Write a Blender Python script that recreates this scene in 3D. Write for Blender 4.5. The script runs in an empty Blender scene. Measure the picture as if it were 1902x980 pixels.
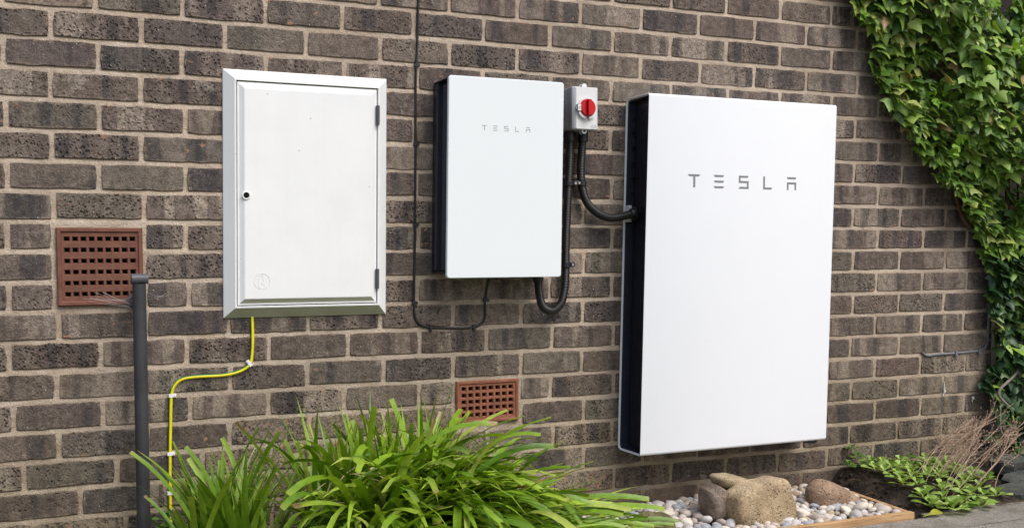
import bpy, math, random
from mathutils import Vector, Matrix, Euler, noise as mnoise

# ------------------------------------------------------------------ camera, world, sun, exposure
scn = bpy.context.scene
COL = scn.collection
R = math.radians
cam_d = bpy.data.cameras.new("camera")
cam = bpy.data.objects.new("camera", cam_d)
COL.objects.link(cam)
cam.location = (-0.05799, -3.12286, 0.85762)
cam.rotation_euler = (1.516079, 0.004873, -0.414310)
cam_d.sensor_width = 36.0
cam_d.lens = 36.0 * 2002.55 / 1902.0
cam_d.shift_x = 6.57 / 1902.0
cam_d.shift_y = 97.75 / 1902.0
cam_d.clip_start = 0.05
cam_d.clip_end = 500.0
scn.camera = cam

SUN_EL, SUN_AZ = R(52), R(24)          # azimuth: from straight in front of the wall (-y) towards the right (+x)
sun_dir = Vector((math.sin(SUN_AZ) * math.cos(SUN_EL), -math.cos(SUN_AZ) * math.cos(SUN_EL), math.sin(SUN_EL)))
world = bpy.data.worlds.new("World")
scn.world = world
world.use_nodes = True
wn = world.node_tree
bgn = wn.nodes["Background"]
sky = wn.nodes.new("ShaderNodeTexSky")
sky.sky_type = 'NISHITA'
sky.sun_disc = False
sky.sun_elevation = SUN_EL
sky.sun_rotation = math.atan2(sun_dir.x, sun_dir.y)
sky.air_density = 1.0
sky.dust_density = 4.0
sky.ozone_density = 1.0
wn.links.new(sky.outputs[0], bgn.inputs[0])
bgn.inputs[1].default_value = 0.125
sun_d = bpy.data.lights.new("sun", 'SUN')
sun_d.energy = 1.9
sun_d.angle = R(36)
sun_d.color = (1.0, 0.99, 0.975)
sun = bpy.data.objects.new("sun", sun_d)
COL.objects.link(sun)
sun.rotation_euler = sun_dir.to_track_quat('Z', 'Y').to_euler()
sun.location = (2, -3, 6)
scn.view_settings.view_transform = 'Standard'
scn.view_settings.look = 'None'
scn.view_settings.gamma = 1.0
scn.view_settings.use_curve_mapping = False
scn.view_settings.exposure = 0.35
scn.render.engine = 'CYCLES'
scn.cycles.max_bounces = 6
rnd = random.Random(7)

# ------------------------------------------------------------------ material helpers
class NT:
    def __init__(s, name):
        s.m = bpy.data.materials.new(name)
        s.m.use_nodes = True
        s.t = s.m.node_tree
        s.b = s.t.nodes["Principled BSDF"]
        s.out = s.t.nodes["Material Output"]
    def n(s, typ, **kw):
        nd = s.t.nodes.new(typ)
        for k, v in kw.items():
            setattr(nd, k, v)
        return nd
    def l(s, a, b):
        s.t.links.new(a, b)
    def val(s, sock, v):
        if hasattr(v, 'links'):
            s.l(v, sock)
        else:
            sock.default_value = v
    def math(s, op, a, b=0.0, clamp=False):
        nd = s.n("ShaderNodeMath", operation=op, use_clamp=clamp)
        s.val(nd.inputs[0], a); s.val(nd.inputs[1], b)
        return nd.outputs[0]
    def noise(s, vec, scale, detail=3.0, rough=0.55, dist=0.0):
        nd = s.n("ShaderNodeTexNoise")
        if vec is not None: s.l(vec, nd.inputs["Vector"])
        nd.inputs["Scale"].default_value = scale
        nd.inputs["Detail"].default_value = detail
        nd.inputs["Roughness"].default_value = rough
        nd.inputs["Distortion"].default_value = dist
        return nd.outputs["Fac"]
    def voro(s, vec, scale, feature='F1', rand=1.0):
        nd = s.n("ShaderNodeTexVoronoi", feature=feature)
        s.l(vec, nd.inputs["Vector"])
        nd.inputs["Scale"].default_value = scale
        nd.inputs["Randomness"].default_value = rand
        return nd
    def ramp(s, fac, stops, interp='LINEAR'):
        nd = s.n("ShaderNodeValToRGB")
        cr = nd.color_ramp
        cr.interpolation = interp
        while len(cr.elements) < len(stops):
            cr.elements.new(0.5)
        for e, (p, c) in zip(cr.elements, stops):
            e.position = p
            e.color = (c, c, c, 1) if isinstance(c, (int, float)) else (c[0], c[1], c[2], 1)
        s.l(fac, nd.inputs[0])
        return nd.outputs[0]
    def mix(s, fac, a, b, mode='MIX'):
        nd = s.n("ShaderNodeMix", data_type='RGBA', blend_type=mode)
        s.val(nd.inputs[0], fac)
        for sock, v in ((nd.inputs[6], a), (nd.inputs[7], b)):
            if hasattr(v, 'links'): s.l(v, sock)
            else: sock.default_value = (v[0], v[1], v[2], 1)
        return nd.outputs[2]
    def bump(s, h, dist, strength=1.0):
        nd = s.n("ShaderNodeBump")
        nd.inputs["Strength"].default_value = strength
        nd.inputs["Distance"].default_value = dist
        s.l(h, nd.inputs["Height"])
        s.l(nd.outputs[0], s.b.inputs["Normal"])
        return nd.outputs[0]
    def objvec(s, amount=40.0):
        tc = s.n("ShaderNodeTexCoord")
        oi = s.n("ShaderNodeObjectInfo")
        va = s.n("ShaderNodeVectorMath", operation='MULTIPLY')
        cb = s.n("ShaderNodeCombineXYZ")
        for i, k in enumerate((1.0, 1.7, 2.3)):
            s.l(s.math('MULTIPLY', oi.outputs["Random"], amount * k), cb.inputs[i])
        ad = s.n("ShaderNodeVectorMath", operation='ADD')
        s.l(tc.outputs["Object"], ad.inputs[0]); s.l(cb.outputs[0], ad.inputs[1])
        return tc.outputs["Object"], ad.outputs[0], oi.outputs["Random"]
    def rnd(s):
        oi = s.n("ShaderNodeObjectInfo")
        at = s.n("ShaderNodeAttribute", attribute_name="rnd")
        sm = s.math('ADD', oi.outputs["Random"], at.outputs["Fac"])
        return s.math('FRACT', sm)
    def set(s, color=None, rough=0.5, spec=0.5, metal=0.0):
        if color is not None:
            if hasattr(color, 'links'): s.l(color, s.b.inputs["Base Color"])
            else: s.b.inputs["Base Color"].default_value = (*color, 1)
        s.val(s.b.inputs["Roughness"], rough)
        s.b.inputs["Specular IOR Level"].default_value = spec
        s.b.inputs["Metallic"].default_value = metal
        return s.m

def simple(name, c, rough=0.5, spec=0.5, metal=0.0, var=0.12, scale=30.0, bump=0.0, bscale=200.0):
    t = NT(name)
    o, v, r = t.objvec(3.0)
    f = t.noise(v, scale, 4)
    c2 = tuple(x * (1 - var) for x in c)
    c3 = tuple(min(1, x * (1 + var)) for x in c)
    t.set(t.ramp(f, [(0.3, c2), (0.7, c3)]), rough, spec, metal)
    if bump:
        t.bump(t.noise(v, bscale, 3), bump)
    return t.m

def brick_material():
    t = NT("dark fired brick")
    o, v, r0 = t.objvec(40.0)
    r = t.rnd()
    base = t.ramp(r, [(0.0, (0.102, 0.080, 0.070)), (0.2, (0.140, 0.110, 0.091)), (0.38, (0.084, 0.074, 0.068)), (0.5, (0.120, 0.092, 0.083)),
                      (0.65, (0.165, 0.134, 0.110)), (0.8, (0.114, 0.100, 0.082)), (1.0, (0.140, 0.108, 0.095))])
    # upright kiss marks from the kiln
    sp = t.n("ShaderNodeSeparateXYZ"); t.l(v, sp.inputs[0])
    cb = t.n("ShaderNodeCombineXYZ")
    t.l(t.math('MULTIPLY', sp.outputs[0], 17.0), cb.inputs[0])
    t.l(sp.outputs[1], cb.inputs[1])
    t.l(t.math('MULTIPLY', sp.outputs[2], 1.6), cb.inputs[2])
    bn = t.noise(cb.outputs[0], 1.0, 1.5, 0.4, 0.15)
    band = t.ramp(bn, [(0.525, 0.0), (0.57, 1.0)])
    amt = t.math('MULTIPLY', band, t.ramp(t.math('FRACT', t.math('MULTIPLY', r, 7.13)), [(0.25, 0.08), (0.95, 0.95)]))
    col = t.mix(amt, base, (0.252, 0.208, 0.170))
    dband = t.ramp(bn, [(0.36, 1.0), (0.42, 0.0)])
    col = t.mix(t.math('MULTIPLY', dband, 0.65), col, (0.040, 0.038, 0.042))
    # grain
    g = t.noise(v, 240.0, 5, 0.75)
    col = t.mix(0.9, col, t.ramp(g, [(0.30, 0.38), (0.5, 0.95), (0.70, 1.8)]), 'MULTIPLY')
    g2 = t.noise(v, 48.0, 4, 0.65)
    col = t.mix(0.75, col, t.ramp(g2, [(0.3, 0.55), (0.7, 1.55)]), 'MULTIPLY')
    # drag pits of the rusticated face, their shade painted into the colour
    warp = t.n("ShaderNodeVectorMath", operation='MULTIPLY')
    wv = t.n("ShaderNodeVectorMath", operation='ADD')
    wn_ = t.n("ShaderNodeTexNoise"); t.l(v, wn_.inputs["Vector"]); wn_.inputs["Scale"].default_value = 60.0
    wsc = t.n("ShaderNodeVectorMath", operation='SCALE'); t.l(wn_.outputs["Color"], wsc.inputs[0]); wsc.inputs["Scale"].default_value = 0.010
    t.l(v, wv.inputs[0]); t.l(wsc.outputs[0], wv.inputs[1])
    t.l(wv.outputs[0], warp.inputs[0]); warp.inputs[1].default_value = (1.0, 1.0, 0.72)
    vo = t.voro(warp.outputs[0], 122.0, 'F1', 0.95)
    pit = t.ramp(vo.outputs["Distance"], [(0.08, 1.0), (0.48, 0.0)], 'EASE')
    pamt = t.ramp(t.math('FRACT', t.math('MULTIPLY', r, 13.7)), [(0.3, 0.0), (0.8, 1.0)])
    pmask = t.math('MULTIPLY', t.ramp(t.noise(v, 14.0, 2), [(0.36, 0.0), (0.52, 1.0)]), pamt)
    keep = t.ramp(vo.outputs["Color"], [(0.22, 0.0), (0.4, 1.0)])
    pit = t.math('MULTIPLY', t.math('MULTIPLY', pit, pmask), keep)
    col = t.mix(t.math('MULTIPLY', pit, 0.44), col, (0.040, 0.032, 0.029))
    # mortar and clay showing along worn edges
    so = t.n("ShaderNodeSeparateXYZ"); t.l(o, so.inputs[0])
    ez = t.ramp(t.math('ABSOLUTE', so.outputs[2]), [(0.0235, 0.0), (0.0345, 1.0)])
    ex = t.ramp(t.math('ABSOLUTE', so.outputs[0]), [(0.0925, 0.0), (0.108, 1.0)])
    ed = t.math('MAXIMUM', ez, ex)
    em_ = t.math('MULTIPLY', ed, t.ramp(t.math('ADD', t.noise(v, 85.0, 4, 0.7), t.math('MULTIPLY', ed, 0.12)), [(0.55, 0.0), (0.66, 1.0)]))
    col = t.mix(t.math('MULTIPLY', em_, 0.75), col, (0.30, 0.235, 0.175))
    # salmon chips and pale specks
    ch = t.ramp(t.math('ADD', t.noise(v, 42.0, 3, 0.6), t.math('MULTIPLY', ed, 0.06)), [(0.70, 0.0), (0.725, 1.0)])
    col = t.mix(t.math('MULTIPLY', ch, 0.85), col, (0.36, 0.19, 0.12))
    tan = t.ramp(t.noise(v, 150.0, 3, 0.65), [(0.63, 0.0), (0.72, 1.0)])
    col = t.mix(t.math('MULTIPLY', tan, 0.55), col, (0.33, 0.265, 0.20))
    sv = t.voro(v, 70.0)
    wk = t.math('MULTIPLY', t.math('LESS_THAN', sv.outputs["Distance"], 0.10), t.math('GREATER_THAN', t.noise(v, 22.0, 1), 0.60))
    col = t.mix(t.math('MULTIPLY', wk, 0.8), col, (0.6, 0.57, 0.52))
    # algae towards the damp foot of the wall
    ge = t.n("ShaderNodeNewGeometry"); sg = t.n("ShaderNodeSeparateXYZ"); t.l(ge.outputs["Position"], sg.inputs[0])
    low = t.ramp(t.math('ADD', sg.outputs[2], t.math('MULTIPLY', t.noise(ge.outputs["Position"], 5.0, 3), 0.5)), [(0.25, 0.7), (1.0, 0.0)])
    col = t.mix(low, col, t.mix(1.0, col, (0.88, 0.90, 0.70), 'MULTIPLY'))
    big = t.noise(ge.outputs["Position"], 2.6, 4, 0.6)
    col = t.mix(1.0, col, t.ramp(big, [(0.32, (0.84, 0.80, 0.80)), (0.5, (1, 1, 1)), (0.68, (1.16, 1.17, 1.14))]), 'MULTIPLY')
    salt = t.ramp(t.math('ADD', t.noise(ge.outputs["Position"], 6.5, 5, 0.7), t.math('MULTIPLY', t.noise(v, 120.0, 3), 0.18)), [(0.70, 0.0), (0.80, 0.55)])
    col = t.mix(salt, col, (0.42, 0.37, 0.31))
    damp = t.ramp(t.math('ADD', sg.outputs[2], t.math('MULTIPLY', t.noise(ge.outputs["Position"], 9.0, 4), 0.12)), [(0.085, 0.72), (0.165, 0.0)])
    col = t.mix(damp, col, t.mix(t.noise(ge.outputs["Position"], 24.0, 3), (0.045, 0.034, 0.027), (0.17, 0.105, 0.085)))
    t.set(col, 0.86, 0.25)
    h = t.math('SUBTRACT', t.math('ADD', t.math('MULTIPLY', g, 0.55), t.math('MULTIPLY', g2, 0.9)), t.math('MULTIPLY', pit, 1.4))
    t.bump(h, 0.006, 1.0)
    return t.m

def mortar_material():
    t = NT("sandy mortar")
    ge = t.n("ShaderNodeNewGeometry"); v = ge.outputs["Position"]
    f = t.noise(v, 9.0, 4, 0.6)
    col = t.ramp(f, [(0.3, (0.385, 0.308, 0.238)), (0.55, (0.495, 0.410, 0.325)), (0.75, (0.58, 0.495, 0.41))])
    g = t.noise(v, 330.0, 3, 0.75)
    col = t.mix(0.8, col, t.ramp(g, [(0.28, 0.62), (0.5, 1.0), (0.75, 1.3)]), 'MULTIPLY')
    d = t.ramp(t.noise(v, 28.0, 4, 0.7), [(0.60, 0.0), (0.75, 1.0)])
    col = t.mix(t.math('MULTIPLY', d, 0.5), col, (0.16, 0.135, 0.105))
    sg = t.n("ShaderNodeSeparateXYZ"); t.l(v, sg.inputs[0])
    low = t.ramp(t.math('ADD', sg.outputs[2], t.math('MULTIPLY', t.noise(v, 5.0, 3), 0.5)), [(0.25, 1.0), (0.95, 0.0)])
    col = t.mix(low, col, t.mix(1.0, col, (0.66, 0.66, 0.58), 'MULTIPLY'))
    big = t.noise(v, 2.1, 5, 0.65)
    col = t.mix(1.0, col, t.ramp(big, [(0.32, (0.80, 0.78, 0.76)), (0.5, (1, 1, 1)), (0.70, (1.12, 1.10, 1.06))]), 'MULTIPLY')
    rub = t.ramp(t.noise(v, 17.0, 5, 0.75), [(0.62, 0.0), (0.70, 0.6)])
    col = t.mix(rub, col, (0.20, 0.16, 0.125))
    damp = t.ramp(t.math('ADD', sg.outputs[2], t.math('MULTIPLY', t.noise(v, 9.0, 4), 0.12)), [(0.085, 0.72), (0.165, 0.0)])
    col = t.mix(damp, col, (0.085, 0.065, 0.05))
    t.set(col, 0.95, 0.15)
    t.bump(t.math('ADD', g, t.math('MULTIPLY', t.noise(v, 70.0, 4, 0.65), 2.5)), 0.004, 0.9)
    return t.m

def leaf_material(name, stops, rough=0.42, trans=0.3, streak=0.0, spot=None, tcol=None, tip=False):
    t = NT(name)
    o, v, r0 = t.objvec(5.0)
    r = t.rnd()
    col = t.ramp(r, stops)
    col = t.mix(0.55, col, t.ramp(t.noise(v, 38.0, 3), [(0.3, 0.72), (0.7, 1.30)]), 'MULTIPLY')
    if streak:
        at = t.n("ShaderNodeAttribute", attribute_name="across")
        w = t.n("ShaderNodeMath", operation='SINE'); t.l(t.math('MULTIPLY', at.outputs["Fac"], 46.0), w.inputs[0])
        col = t.mix(streak, col, t.ramp(t.math('ADD', t.math('MULTIPLY', w.outputs[0], 0.5), 0.5), [(0.0, 0.7), (1.0, 1.2)]), 'MULTIPLY')
    if spot:
        col = t.mix(t.ramp(t.noise(v, 60.0, 2), [(0.66, 0.0), (0.74, 0.8)]), col, spot)
    if tip:
        al = t.n("ShaderNodeAttribute", attribute_name="along")
        wh = t.math('FRACT', t.math('MULTIPLY', r, 9.7))
        lim = t.math('SUBTRACT', 1.045, t.math('MULTIPLY', t.math('POWER', wh, 6.0), 0.12))
        brown = t.ramp(t.math('SUBTRACT', t.math('ADD', al.outputs["Fac"], t.math('MULTIPLY', t.noise(v, 80.0, 3), 0.05)), lim), [(0.0, 0.0), (0.03, 1.0)])
        pale = t.ramp(t.math('SUBTRACT', al.outputs["Fac"], t.math('SUBTRACT', lim, 0.12)), [(0.0, 0.0), (0.14, 0.6)])
        col = t.mix(pale, col, (0.36, 0.38, 0.07))
        col = t.mix(brown, col, (0.34, 0.24, 0.11))
    t.set(col, rough, 0.45)
    t.bump(t.noise(v, 90.0, 2), 0.002, 0.5)
    tr = t.n("ShaderNodeBsdfTranslucent")
    t.l(t.mix(1.0, col, tcol or (1.3, 1.25, 0.55), 'MULTIPLY'), tr.inputs[0])
    mx = t.n("ShaderNodeMixShader"); mx.inputs[0].default_value = trans
    t.l(t.b.outputs[0], mx.inputs[1]); t.l(tr.outputs[0], mx.inputs[2])
    t.l(mx.outputs[0], t.out.inputs[0])
    return t.m

def rock_material(name, c1, c2, c3, pits=0.6, scale=14.0):
    t = NT(name)
    o, v, r = t.objvec(9.0)
    f = t.noise(v, scale, 5, 0.6)
    col = t.ramp(f, [(0.3, c1), (0.5, c2), (0.72, c3)])
    g = t.noise(v, 190.0, 4, 0.7)
    col = t.mix(0.7, col, t.ramp(g, [(0.3, 0.45), (0.7, 1.5)]), 'MULTIPLY')
    vo = t.voro(v, 95.0)
    pit = t.math('MULTIPLY', t.ramp(vo.outputs["Distance"], [(0.10, 1.0), (0.34, 0.0)]), t.ramp(t.noise(v, 20.0, 2), [(0.42, 0.0), (0.6, 1.0)]))
    col = t.mix(t.math('MULTIPLY', pit, pits), col, (0.04, 0.035, 0.025))
    t.set(col, 0.85, 0.25)
    t.bump(t.math('SUBTRACT', t.math('ADD', g, t.math('MULTIPLY', f, 2.0)), t.math('MULTIPLY', pit, 1.5)), 0.006, 0.8)
    return t.m

def dirty_white(name, c, rough, dirt, spec=0.5, grime=0.0):
    t = NT(name)
    ge = t.n("ShaderNodeNewGeometry"); v = ge.outputs["Position"]
    f = t.noise(v, 7.0, 5, 0.65)
    col = t.ramp(f, [(0.3, tuple(x * (1 - dirt) for x in c)), (0.6, c)])
    sp = t.math('MULTIPLY', t.math('LESS_THAN', t.voro(v, 24.0).outputs["Distance"], 0.055), t.math('GREATER_THAN', t.noise(v, 14.0, 2), 0.52))
    col = t.mix(t.math('MULTIPLY', sp, 0.55 if grime else 0.0), col, (0.25, 0.22, 0.17))
    if grime:                       # greener, darker tone on faces that look at the ground
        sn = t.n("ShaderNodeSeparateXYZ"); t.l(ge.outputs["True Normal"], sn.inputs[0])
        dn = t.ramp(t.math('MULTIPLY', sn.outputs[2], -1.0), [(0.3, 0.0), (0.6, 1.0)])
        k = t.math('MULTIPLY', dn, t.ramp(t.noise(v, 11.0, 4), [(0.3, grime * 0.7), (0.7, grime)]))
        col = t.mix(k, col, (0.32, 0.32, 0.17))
        edge = t.ramp(t.noise(v, 3.5, 5, 0.7), [(0.55, 0.0), (0.75, 0.12)])
        col = t.mix(edge, col, (0.45, 0.42, 0.33))
        stv = t.n("ShaderNodeVectorMath", operation='MULTIPLY'); t.l(v, stv.inputs[0]); stv.inputs[1].default_value = (22.0, 22.0, 2.6)
        streak = t.ramp(t.math('ADD', t.noise(stv.outputs[0], 1.0, 4, 0.6), t.math('MULTIPLY', f, 0.25)), [(0.62, 0.0), (0.85, 0.06)])
        col = t.mix(streak, col, (0.52, 0.49, 0.42))
    t.set(col, rough, spec)
    t.bump(t.noise(v, 150.0, 2), 0.0006, 0.25)
    return t.m

M = {}
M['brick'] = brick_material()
M['mortar'] = mortar_material()
M['upvc'] = dirty_white("weathered white plastic", (0.77, 0.785, 0.795), 0.45, 0.05, 0.4, 0.9)
M['white_metal'] = dirty_white("white powder coat", (0.765, 0.79, 0.825), 0.40, 0.012, 0.35)
M['white_glass'] = dirty_white("white glass", (0.725, 0.770, 0.795), 0.35, 0.01, 0.2)
M['black'] = simple("black plastic", (0.012, 0.012, 0.016), 0.42, 0.5, 0, 0.25, 20, 0.0008, 300)
M['black_fin'] = simple("black painted metal", (0.019, 0.020, 0.033), 0.42, 0.5, 0, 0.2, 20)
M['black_hose'] = simple("black conduit plastic", (0.014, 0.014, 0.014), 0.38, 0.5, 0, 0.3, 40)
M['cable_black'] = simple("black cable sheath", (0.013, 0.013, 0.013), 0.5, 0.4, 0, 0.3, 40)
M['pipe'] = simple("dark grey pipe plastic", (0.040, 0.041, 0.046), 0.42, 0.4, 0, 0.3, 9, 0.0006, 120)
M['pipe_tee'] = simple("grey fitting plastic", (0.085, 0.088, 0.098), 0.45, 0.4, 0, 0.2, 20, 0.0005, 150)
M['terra'] = simple("terracotta brown", (0.160, 0.070, 0.048), 0.75, 0.25, 0, 0.22, 26, 0.0012, 240)
M['terra2'] = simple("terracotta orange", (0.235, 0.094, 0.056), 0.8, 0.2, 0, 0.25, 30, 0.0015, 240)
M['void'] = simple("dark cavity", (0.012, 0.011, 0.010), 0.9, 0.1)  # near-black stands in for the shade inside holes and gaps
M['switch'] = dirty_white("light grey plastic", (0.66, 0.67, 0.68), 0.38, 0.02, 0.5)
M['switch_shade'] = simple("grey plastic", (0.42, 0.43, 0.46), 0.42, 0.45, 0, 0.04)  # weaker light on the switch sides painted in as greyer plastic
M['red'] = simple("red plastic", (0.50, 0.006, 0.012), 0.38, 0.3, 0, 0.08, 20)
M['steel'] = simple("zinc screw", (0.62, 0.62, 0.62), 0.35, 0.5, 0.9, 0.1)
M['letter'] = simple("grey lettering", (0.20, 0.205, 0.22), 0.35, 0.5, 0, 0.03)
M['letter2'] = simple("pale grey lettering", (0.36, 0.37, 0.39), 0.35, 0.5, 0, 0.03)
M['hinge'] = simple("dark grey hinge", (0.075, 0.08, 0.09), 0.5, 0.4)
M['yellow'] = simple("yellow sheath", (0.70, 0.60, 0.012), 0.42, 0.5, 0, 0.1)
M['green'] = simple("green sheath", (0.035, 0.20, 0.02), 0.42, 0.5, 0, 0.1)
M['clip_white'] = simple("white clip", (0.75, 0.75, 0.75), 0.5, 0.4, 0, 0.05)
M['grey_cable'] = simple("grey cable sheath", (0.16, 0.16, 0.18), 0.5, 0.4, 0, 0.2)
M['timber'] = None
M['web'] = simple("spider silk", (0.6, 0.6, 0.62), 0.6, 0.3)
M['soil'] = rock_material("dark soil", (0.016, 0.012, 0.009), (0.035, 0.026, 0.019), (0.075, 0.056, 0.042), 0.5, 26)
M['ground'] = rock_material("garden ground", (0.10, 0.11, 0.06), (0.16, 0.15, 0.11), (0.22, 0.20, 0.16), 0.2, 1.5)
M['slab'] = rock_material("concrete paving", (0.19, 0.17, 0.145), (0.28, 0.255, 0.22), (0.35, 0.325, 0.285), 0.35, 8)
M['slate'] = rock_material("dark slate", (0.035, 0.04, 0.036), (0.07, 0.075, 0.068), (0.13, 0.13, 0.11), 0.2, 9)
M['sand'] = rock_material("gritty sandstone", (0.24, 0.175, 0.105), (0.42, 0.315, 0.195), (0.58, 0.46, 0.31), 0.6, 9)
M['sand2'] = rock_material("smooth sandstone", (0.24, 0.185, 0.11), (0.36, 0.285, 0.175), (0.48, 0.39, 0.25), 0.2, 15)
M['red_rock'] = rock_material("mauve sandstone", (0.13, 0.10, 0.075), (0.22, 0.172, 0.135), (0.30, 0.24, 0.195), 0.3, 16)
M['brown_rock'] = rock_material("brown stone", (0.22, 0.145, 0.095), (0.33, 0.225, 0.15), (0.43, 0.31, 0.215), 0.3, 18)
M['moss_rock'] = rock_material("mossy stone", (0.07, 0.075, 0.025), (0.15, 0.135, 0.06), (0.27, 0.23, 0.14), 0.6, 16)
M['pink_rock'] = rock_material("pink stone", (0.20, 0.15, 0.125), (0.28, 0.21, 0.18), (0.34, 0.27, 0.23), 0.3, 16)
M['added_fence'] = simple("void black timber", (0.020, 0.016, 0.012), 0.85, 0.2, 0, 0.5, 12)
M['twig'] = simple("brown stem", (0.10, 0.06, 0.035), 0.8, 0.2, 0, 0.4, 50)
M['vine'] = simple("grey woody vine", (0.22, 0.19, 0.16), 0.8, 0.2, 0, 0.3, 50)
M['dry'] = simple("dry flower stalk", (0.50, 0.36, 0.27), 0.8, 0.2, 0, 0.35, 60)
M['seed'] = simple("dry seed head", (0.36, 0.235, 0.16), 0.85, 0.15, 0, 0.5, 120)
M['straw'] = simple("dead straw leaf", (0.42, 0.34, 0.20), 0.8, 0.2, 0, 0.25, 40)

def timber_material():
    t = NT("sawn softwood")
    o, v, r = t.objvec(4.0)
    mp = t.n("ShaderNodeVectorMath", operation='MULTIPLY'); t.l(v, mp.inputs[0]); mp.inputs[1].default_value = (6, 90, 90)
    f = t.noise(mp.outputs[0], 1.0, 4, 0.6, 0.4)
    col = t.ramp(f, [(0.3, (0.26, 0.145, 0.065)), (0.55, (0.47, 0.295, 0.15)), (0.75, (0.58, 0.40, 0.22))])
    t.set(col, 0.75, 0.25)
    t.bump(f, 0.001, 0.6)
    return t.m
M['timber'] = timber_material()
M['lily'] = leaf_material("strap leaf green", [(0.0, (0.075, 0.165, 0.009)), (0.3, (0.140, 0.262, 0.014)), (0.65, (0.230, 0.375, 0.022)), (0.93, (0.36, 0.50, 0.050)), (1.0, (0.42, 0.47, 0.12))], 0.40, 0.24, 0.45, tip=True)
M['grassy'] = leaf_material("grassy leaf green", [(0.0, (0.078, 0.168, 0.010)), (0.5, (0.142, 0.260, 0.016)), (1.0, (0.25, 0.37, 0.038))], 0.42, 0.28, 0.4, tip=True)
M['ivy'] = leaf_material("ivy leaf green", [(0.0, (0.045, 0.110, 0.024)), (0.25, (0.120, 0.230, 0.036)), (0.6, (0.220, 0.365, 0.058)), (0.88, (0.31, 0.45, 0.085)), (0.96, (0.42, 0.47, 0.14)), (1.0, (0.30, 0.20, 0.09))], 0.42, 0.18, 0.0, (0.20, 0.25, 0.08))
M['ivy_dark'] = leaf_material("shaded ivy leaf green", [(0.0, (0.022, 0.060, 0.022)), (0.6, (0.042, 0.095, 0.030)), (1.0, (0.075, 0.14, 0.04))], 0.4, 0.15)  # darker green carries the shade on the lower ivy leaves
M['ivy_new'] = leaf_material("young ivy leaf green", [(0.0, (0.15, 0.33, 0.025)), (1.0, (0.27, 0.44, 0.04))], 0.4, 0.3)
M['rosette'] = leaf_material("rosette leaf green", [(0.0, (0.20, 0.34, 0.055)), (0.6, (0.31, 0.45, 0.105)), (1.0, (0.42, 0.53, 0.17))], 0.5, 0.22)
M['weed'] = leaf_material("weed leaf green", [(0.0, (0.07, 0.17, 0.025)), (1.0, (0.14, 0.26, 0.05))], 0.5, 0.2)
M['fallen'] = leaf_material("yellowed leaf", [(0.0, (0.33, 0.34, 0.03)), (1.0, (0.36, 0.36, 0.04))], 0.5, 0.2)

def pebble_mat(name, c):
    t = NT(name)
    o, v, r = t.objvec(30.0)
    f = t.noise(v, 40.0, 4, 0.6)
    col = t.ramp(f, [(0.3, tuple(x * 0.72 for x in c)), (0.7, tuple(min(.85, x * 1.18) for x in c))])
    col = t.mix(0.7, col, t.ramp(r, [(0.0, 0.66), (1.0, 1.12)]), 'MULTIPLY')
    vein = t.ramp(t.noise(v, 70.0, 2, 0.5, 1.5), [(0.47, 0.0), (0.5, 1.0), (0.53, 0.0)])
    col = t.mix(t.math('MULTIPLY', vein, 0.3), col, (0.2, 0.17, 0.14))
    t.set(col, 0.6, 0.35)
    t.bump(t.noise(v, 160.0, 3), 0.001, 0.5)
    return t.m
PEB = [("cream", pebble_mat("cream pebble", (0.68, 0.61, 0.52)), 0.32), ("pale grey", pebble_mat("pale grey pebble", (0.56, 0.54, 0.52)), 0.30),
       ("blue grey", pebble_mat("blue grey pebble", (0.36, 0.375, 0.41)), 0.14), ("pinkish", pebble_mat("pinkish pebble", (0.50, 0.42, 0.38)), 0.16),
       ("tan brown", pebble_mat("tan pebble", (0.46, 0.36, 0.25)), 0.08)]

# ------------------------------------------------------------------ mesh helpers
class MB:
    def __init__(s):
        s.v = []; s.f = []; s.mi = []; s.at = {}
    def add(s, vs, fs, mi=0, **attr):
        o = len(s.v)
        s.v.extend([tuple(p) for p in vs])
        s.f.extend([tuple(i + o for i in f) for f in fs])
        s.mi.extend([mi] * len(fs))
        for k, a in attr.items():
            lst = s.at.setdefault(k, [])
            lst.extend([0.0] * (o - len(lst)))
            lst.extend(a if isinstance(a, (list, tuple)) else [a] * len(vs))
        return s
    def box(s, x0, x1, y0, y1, z0, z1, mi=0):
        v = [(x, y, z) for x in (x0, x1) for y in (y0, y1) for z in (z0, z1)]
        return s.add(v, [(0, 1, 3, 2), (4, 6, 7, 5), (0, 4, 5, 1), (2, 3, 7, 6), (0, 2, 6, 4), (1, 5, 7, 3)], mi)
    def rings(s, rings, closed=True, cap0=True, cap1=True, mi=0, loop=False):
        n = len(rings[0]); o = []
        vs = [p for r in rings for p in r]
        fs = []
        m = len(rings)
        for k in range(m if loop else m - 1):
            a = k * n; b = ((k + 1) % m) * n
            for i in range(n if closed else n - 1):
                j = (i + 1) % n
                fs.append((a + i, a + j, b + j, b + i))
        if cap0 and not loop: fs.append(tuple(range(n - 1, -1, -1)))
        if cap1 and not loop: fs.append(tuple((m - 1) * n + i for i in range(n)))
        return s.add(vs, fs, mi)
    def mesh(s, name, mats, origin=(0, 0, 0), smooth=False, angle=None):
        me = bpy.data.meshes.new(name)
        ox, oy, oz = origin
        me.from_pydata([(x - ox, y - oy, z - oz) for x, y, z in s.v], [], s.f)
        for m in (mats if isinstance(mats, (list, tuple)) else [mats]):
            me.materials.append(m)
        if any(s.mi):
            me.polygons.foreach_set("material_index", s.mi)
        for k, a in s.at.items():
            a = a + [0.0] * (len(s.v) - len(a))
            at = me.attributes.new(k, 'FLOAT', 'POINT')
            at.data.foreach_set("value", a)
        if smooth:
            me.polygons.foreach_set("use_smooth", [True] * len(s.f))
            if angle is not None:
                me.set_sharp_from_angle(angle=R(angle))
        me.update()
        return me

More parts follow.
